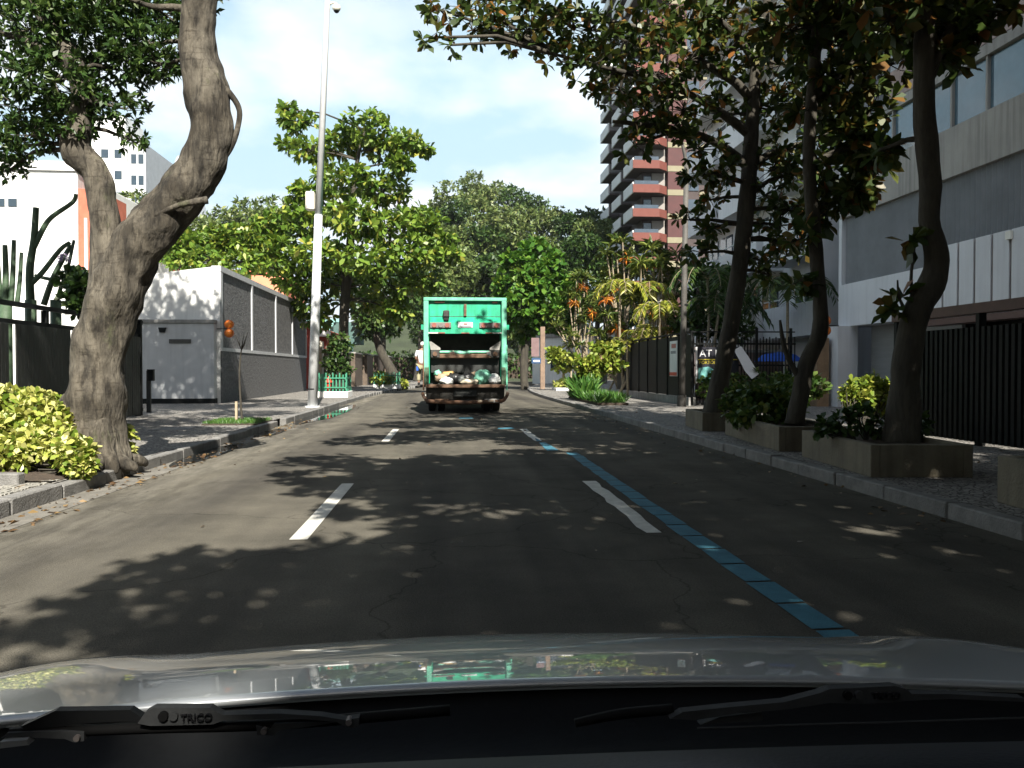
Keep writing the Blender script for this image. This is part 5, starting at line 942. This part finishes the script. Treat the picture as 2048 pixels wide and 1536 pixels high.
sack('flat mint green bag caught on the cross beam', (TX - .1, 24.72, tz(709) + .05), (.24, .12, .07), bagg, 31); sack('pinkish crumpled bag on the cross beam', (TX - .38, 24.72, tz(709) + .04), (.1, .1, .07), mat('pink_bag', (.6, .4, .33), .6, .1, 6), 33); sack('grey round tin at the right end of cross beam', (TX + .75, 24.7, tz(710) + .02), (.12, .1, .1), mat('grey_steel', (.26, .25, .23)), 35)

# worker riding on the left side step
def skinmesh(name, verts, edges, radii, m_, parent, sub=2):
    me = bpy.data.meshes.new(name); o_ = ORG[parent]; me.from_pydata([tuple(Vector(v) - o_) for v in verts], edges, []); o = link(name, me, m_, parent)
    o.modifiers.new('skin', 'SKIN'); 
    for i, sv in enumerate(me.skin_vertices[0].data): sv.radius = (radii[i], radii[i]); sv.use_root = i == 0
    s = o.modifiers.new('sub', 'SUBSURF'); s.levels = sub; s.render_levels = sub; return o
wx_, wy_, wz_ = L_ - .26, 30.6, .78
wk = thing('person', 'worker in white shirt and khaki trousers riding on the truck side step', 'person', (wx_, wy_, wz_), ); P = lambda x, y, z: (wx_ + x, wy_ + y, wz_ + z)
vb = [P(0, -.06, .76), P(-.0, -.04, 1.0), P(0, .0, 1.2), P(.0, .04, 1.3), P(.02, .06, 1.36), P(-.09, -.03, .7), P(-.13, .1, .42), P(-.12, .0, .08), P(-.12, .12, .03), P(.08, -.03, .7), P(.1, .12, .44), P(.1, .02, .08), P(.1, .14, .03), P(-.17, .0, 1.2), P(-.23, .02, .96), P(-.1, .2, .86), P(-.04, .25, .86), P(.16, .02, 1.2), P(.24, .14, 1.02), P(.2, .34, 1.16), P(.2, .4, 1.2)]
eb = [(0, 1), (1, 2), (2, 3), (3, 4), (0, 5), (5, 6), (6, 7), (7, 8), (0, 9), (9, 10), (10, 11), (11, 12), (2, 13), (13, 14), (14, 15), (15, 16), (2, 17), (17, 18), (18, 19), (19, 20)]
skin_m = mat('skin', (.22, .12, .08), .6, .1, 6)
skinmesh('body', vb, eb, [.12, .13, .13, .06, .055, .085, .06, .045, .035, .085, .06, .045, .035, .06, .045, .035, .035, .06, .045, .035, .035], skin_m, wk)
hd_ = MB().ell(P(.02, .08, 1.47), (.078, .1, .115), 14, 10).build('head', skin_m, wk, True); MB().ell(P(.02, .075, 1.505), (.088, .112, .09), 14, 8).build('cap', mat('cap_white', (.65, .65, .62), .8, .1, 5), wk, True)
for s in (-1, 1): MB().ell(P(.02 + s * .08, .08, 1.46), (.015, .025, .03), 8, 6).build('ear', skin_m, hd_, True)
MB().ell(P(.02, .18, 1.455), (.014, .022, .022), 8, 6).build('nose', skin_m, hd_, True)
skinmesh('shirt', [P(0, -.06, .72), P(0, -.04, 1.0), P(0, 0, 1.21), P(-.17, 0, 1.21), P(-.22, .02, 1.02), P(.16, .02, 1.21), P(.225, .11, 1.06)], [(0, 1), (1, 2), (2, 3), (3, 4), (2, 5), (5, 6)], [.15, .155, .15, .08, .07, .08, .07], mat('white_shirt', (.72, .72, .72), .8, .1, 6), wk)
skinmesh('trousers', [P(0, -.06, .76), P(-.09, -.03, .68), P(-.13, .1, .42), P(-.12, .0, .12), P(.08, -.03, .68), P(.1, .12, .44), P(.1, .02, .12)], [(0, 1), (1, 2), (2, 3), (0, 4), (4, 5), (5, 6)], [.14, .105, .08, .07, .105, .08, .07], mat('khaki', (.24, .22, .13), .85, .2, 6), wk)
for s in (-.12, .1): MB().ell(P(s, .06, .04), (.05, .13, .05), 10, 7).build('shoe', tyre, wk, True)
box('blue_cloth', mat('blue_canvas', (.02, .10, .50)), wk, wx_ - .2, wx_ - .13, wy_ - .12, wy_ - .02, wz_ + .52, wz_ + .68)

# ------------------------------------------------------------------ OWN CAR: bonnet, cowl, wipers, dashboard
cx = .10
car = thing('car', 'silver car bonnet with black wipers and dark dashboard along the bottom', 'car', (cx, .9, 0))
paint = bpy.data.materials.new('silver_paint'); paint.use_nodes = True; p_ = paint.node_tree.nodes['Principled BSDF']
p_.inputs['Base Color'].default_value = (.42, .44, .45, 1); p_.inputs['Metallic'].default_value = .35; p_.inputs['Roughness'].default_value = .38; p_.inputs['Coat Weight'].default_value = 1; p_.inputs['Coat Roughness'].default_value = .02
def bz(u, v):                                     # u: -1..1 across, v: 0 rear .. 1 front
    a = abs(u); yr = .80 - .10 * u * u; yf = 1.62 - .14 * u * u; y = yr + (yf - yr) * v
    tt = v * .82; z = 1.012 - .13 * tt - .195 * tt * tt - .02 * a ** 2 - .16 * max(0, a - .82) ** 1.6
    z += .011 * math.exp(-((a - .70) / .10) ** 2) * math.exp(-((v - .5) / .35) ** 2)       # wing crease
    return (cx + .86 * u, y, z)
NU, NV = 80, 48
b = MB(); b.add([bz(-1 + 2 * i / NU, j / NV) for j in range(NV + 1) for i in range(NU + 1)], [(j * (NU + 1) + i, j * (NU + 1) + i + 1, (j + 1) * (NU + 1) + i + 1, (j + 1) * (NU + 1) + i) for j in range(NV) for i in range(NU)])
bo = b.build('bonnet', paint, car, True); sd = bo.modifiers.new('thick', 'SOLIDIFY'); sd.thickness = .006; sd.offset = -1
b = MB(); prof = [bz(-1 + 2 * i / NU, 1) for i in range(NU + 1)]; vs = []
for p in prof: vs += [(p[0], p[1] + .004, p[2] - .008), (p[0], p[1] + .09, p[2] - .2), (p[0], p[1] + .07, .28)]
b.add(vs, [(3 * i + k, 3 * i + 3 + k, 3 * i + 4 + k, 3 * i + 1 + k) for i in range(NU) for k in (0, 1)]); b.build('front_fascia', paint, car, True)
for s, u in ((-1, -1), (1, 1)):
    b = MB(); vs = []
    for j in range(NV + 1): p = bz(u, j / NV); vs += [(p[0], p[1], p[2] - .008), (p[0] + s * .05, p[1], p[2] - .25), (p[0] + s * .03, p[1], .3)]
    b.add(vs, [(3 * i + k, 3 * i + 3 + k, 3 * i + 4 + k, 3 * i + 1 + k) for i in range(NV) for k in (0, 1)]); b.build('wing', paint, car, True)
for s in (-1, 1):
    pts = []
    for j in range(0, NV + 1, 4): p = bz(s * (.83 + .03 * j / NV), j / NV); pts.append((p[0], p[1], p[2] - .0012))
    MB().tube(pts, .0022, 6).build('panel_gap', mat('gap_black', (.004, .004, .004), .9, .1, 5, spec=.05), car)
plast = mat('black_plastic', (.006, .0065, .007), .6, .25, 20, .04, 120, spec=.2); rubber = mat('wiper_rubber', (.006, .006, .006), .8, .2, 20, spec=.15)
b = MB(); vs = []; n = 40
for i in range(n + 1):
    u = -1.05 + 2.1 * i / n; p = bz(max(-1, min(1, u)), 0); x = cx + .86 * u
    vs += [(x, p[1] + .01, p[2] - .012), (x, p[1] - .03, p[2] - .035), (x, p[1] - .17, p[2] - .03), (x, p[1] - .22, p[2] + .02)]
b.add(vs, [(4 * i + k, 4 * i + 4 + k, 4 * i + 5 + k, 4 * i + 1 + k) for i in range(n) for k in (0, 1, 2)]); b.build('cowl', plast, car, True)
b = MB(); vs = []                                # dashboard top, its front lip against the windscreen foot
for i in range(n + 1):
    u = -1.05 + 2.1 * i / n; x = cx + .86 * u; e = -.06 * u * u
    vs += [(x, .60 + e, 1.02), (x, .47 + e, 1.085), (x, .445 + e, 1.108), (x, .40 + e, 1.116), (x, .25 + e, 1.118), (x, .05 + e, 1.09), (x, -.05, 1.0)]
b.add(vs, [(7 * i + k, 7 * i + 7 + k, 7 * i + 8 + k, 7 * i + 1 + k) for i in range(n) for k in range(6)]); b.build('dashboard', mat('dash_plastic', (.008, .010, .016), .6, .15, 30, .1, 300, spec=.25), car, True)
# wipers traced on the windscreen foot, 0.6 m ahead
armm = mat('wiper_metal', (.05, .052, .053), .75, .25, 15, .1, 60, spec=.15)
def flat(name, pts, Yd, m_, parent, th=.008): return MB().prism([D(x, y, Yd) for x, y in pts], (0, th, 0)).build(name, m_, parent)
def disc(name, x, y, Yd, r, m_, parent): c = D(x, y, Yd); return MB().tube([c, c + Vector((0, .008, 0))], r, 16).build(name, m_, parent)
w1 = flat('wiper_arm', [(275, 1447), (290, 1425), (306, 1416), (420, 1416), (432, 1424), (445, 1430), (560, 1427), (640, 1432), (690, 1440), (718, 1436), (718, 1452), (706, 1456), (690, 1453), (672, 1444), (600, 1438), (450, 1440), (425, 1449), (300, 1452)], .60, armm, car); w1['label'] = 'left wiper bridge with maker lettering'
disc('rivet', 325, 1434, .597, .0034, rubber, w1); disc('rivet', 346, 1434, .597, .0030, armm, w1); disc('rivet', 697, 1446, .597, .0022, MATS['grey_plastic'], w1)
textmesh('lettering', 'TRICO', .0075, mat('letter_grey', (.008, .008, .009), .5, .1, 9), w1, D(393, 1436, .598), (1, 0, 0), (0, 0, 1), .001)
w2 = flat('wiper_yoke', [(512, 1452), (540, 1458), (548, 1448), (600, 1446), (680, 1444), (600, 1456), (560, 1460), (548, 1471), (514, 1470)], .605, armm, car); disc('rivet', 527, 1464, .602, .0022, MATS['grey_plastic'], w2)
w3 = flat('wiper_yoke', [(0, 1478), (14, 1466), (120, 1462), (168, 1464), (168, 1482), (150, 1486), (130, 1478), (20, 1474)], .605, armm, car); disc('rivet', 152, 1478, .602, .0022, MATS['grey_plastic'], w3)
flat('washer_clip', [(0, 1484), (52, 1480), (58, 1490), (0, 1497)], .6, mat('pale_plastic', (.25, .25, .24), .5, .1, 9), car)
flat('wiper_arm', [(40, 1454), (110, 1422), (260, 1420), (290, 1440), (180, 1446), (60, 1460)], .607, plast, car)
b = MB(); p, r = catmull([D(20, 1466, .61), D(300, 1456, .61), D(560, 1448, .61), D(900, 1420, .61)], [.004] * 4, 6); b.tube(p, r, 6); b.build('wiper_blade', rubber, car, True)
w4 = flat('wiper_arm', [(1340, 1438), (1365, 1424), (1460, 1414), (1570, 1404), (1640, 1386), (1660, 1378), (1790, 1372), (1812, 1378), (1824, 1388), (1900, 1388), (2048, 1396), (2048, 1404), (1900, 1398), (1815, 1402), (1740, 1408), (1660, 1406), (1580, 1418), (1470, 1428), (1390, 1440)], .60, armm, car); w4['label'] = 'right wiper bridge with maker lettering'
disc('rivet', 1697, 1392, .597, .0034, rubber, w4); disc('rivet', 1720, 1392, .597, .0034, armm, w4)
textmesh('lettering', 'TRICO', .0075, MATS['letter_grey'], w4, D(1772, 1392, .598), (1, 0, 0), (0, 0, 1), .001)
w5 = flat('wiper_yoke', [(1400, 1450), (1440, 1434), (1524, 1424), (1526, 1440), (1500, 1444), (1440, 1446)], .605, armm, car)
b = MB(); p, r = catmull([D(1395, 1457, .6), D(1625, 1449, .6), D(1810, 1444, .6), D(2100, 1434, .6)], [.0009] * 4, 6); b.tube(p, r, 6); b.build('trim_strip', armm, car, True)
b = MB(); p, r = catmull([D(1150, 1446, .61), D(1240, 1428, .61), D(1345, 1418, .61)], [.003, .004, .004], 6); b.tube(p, r, 6); b.build('wiper_blade', rubber, car, True)
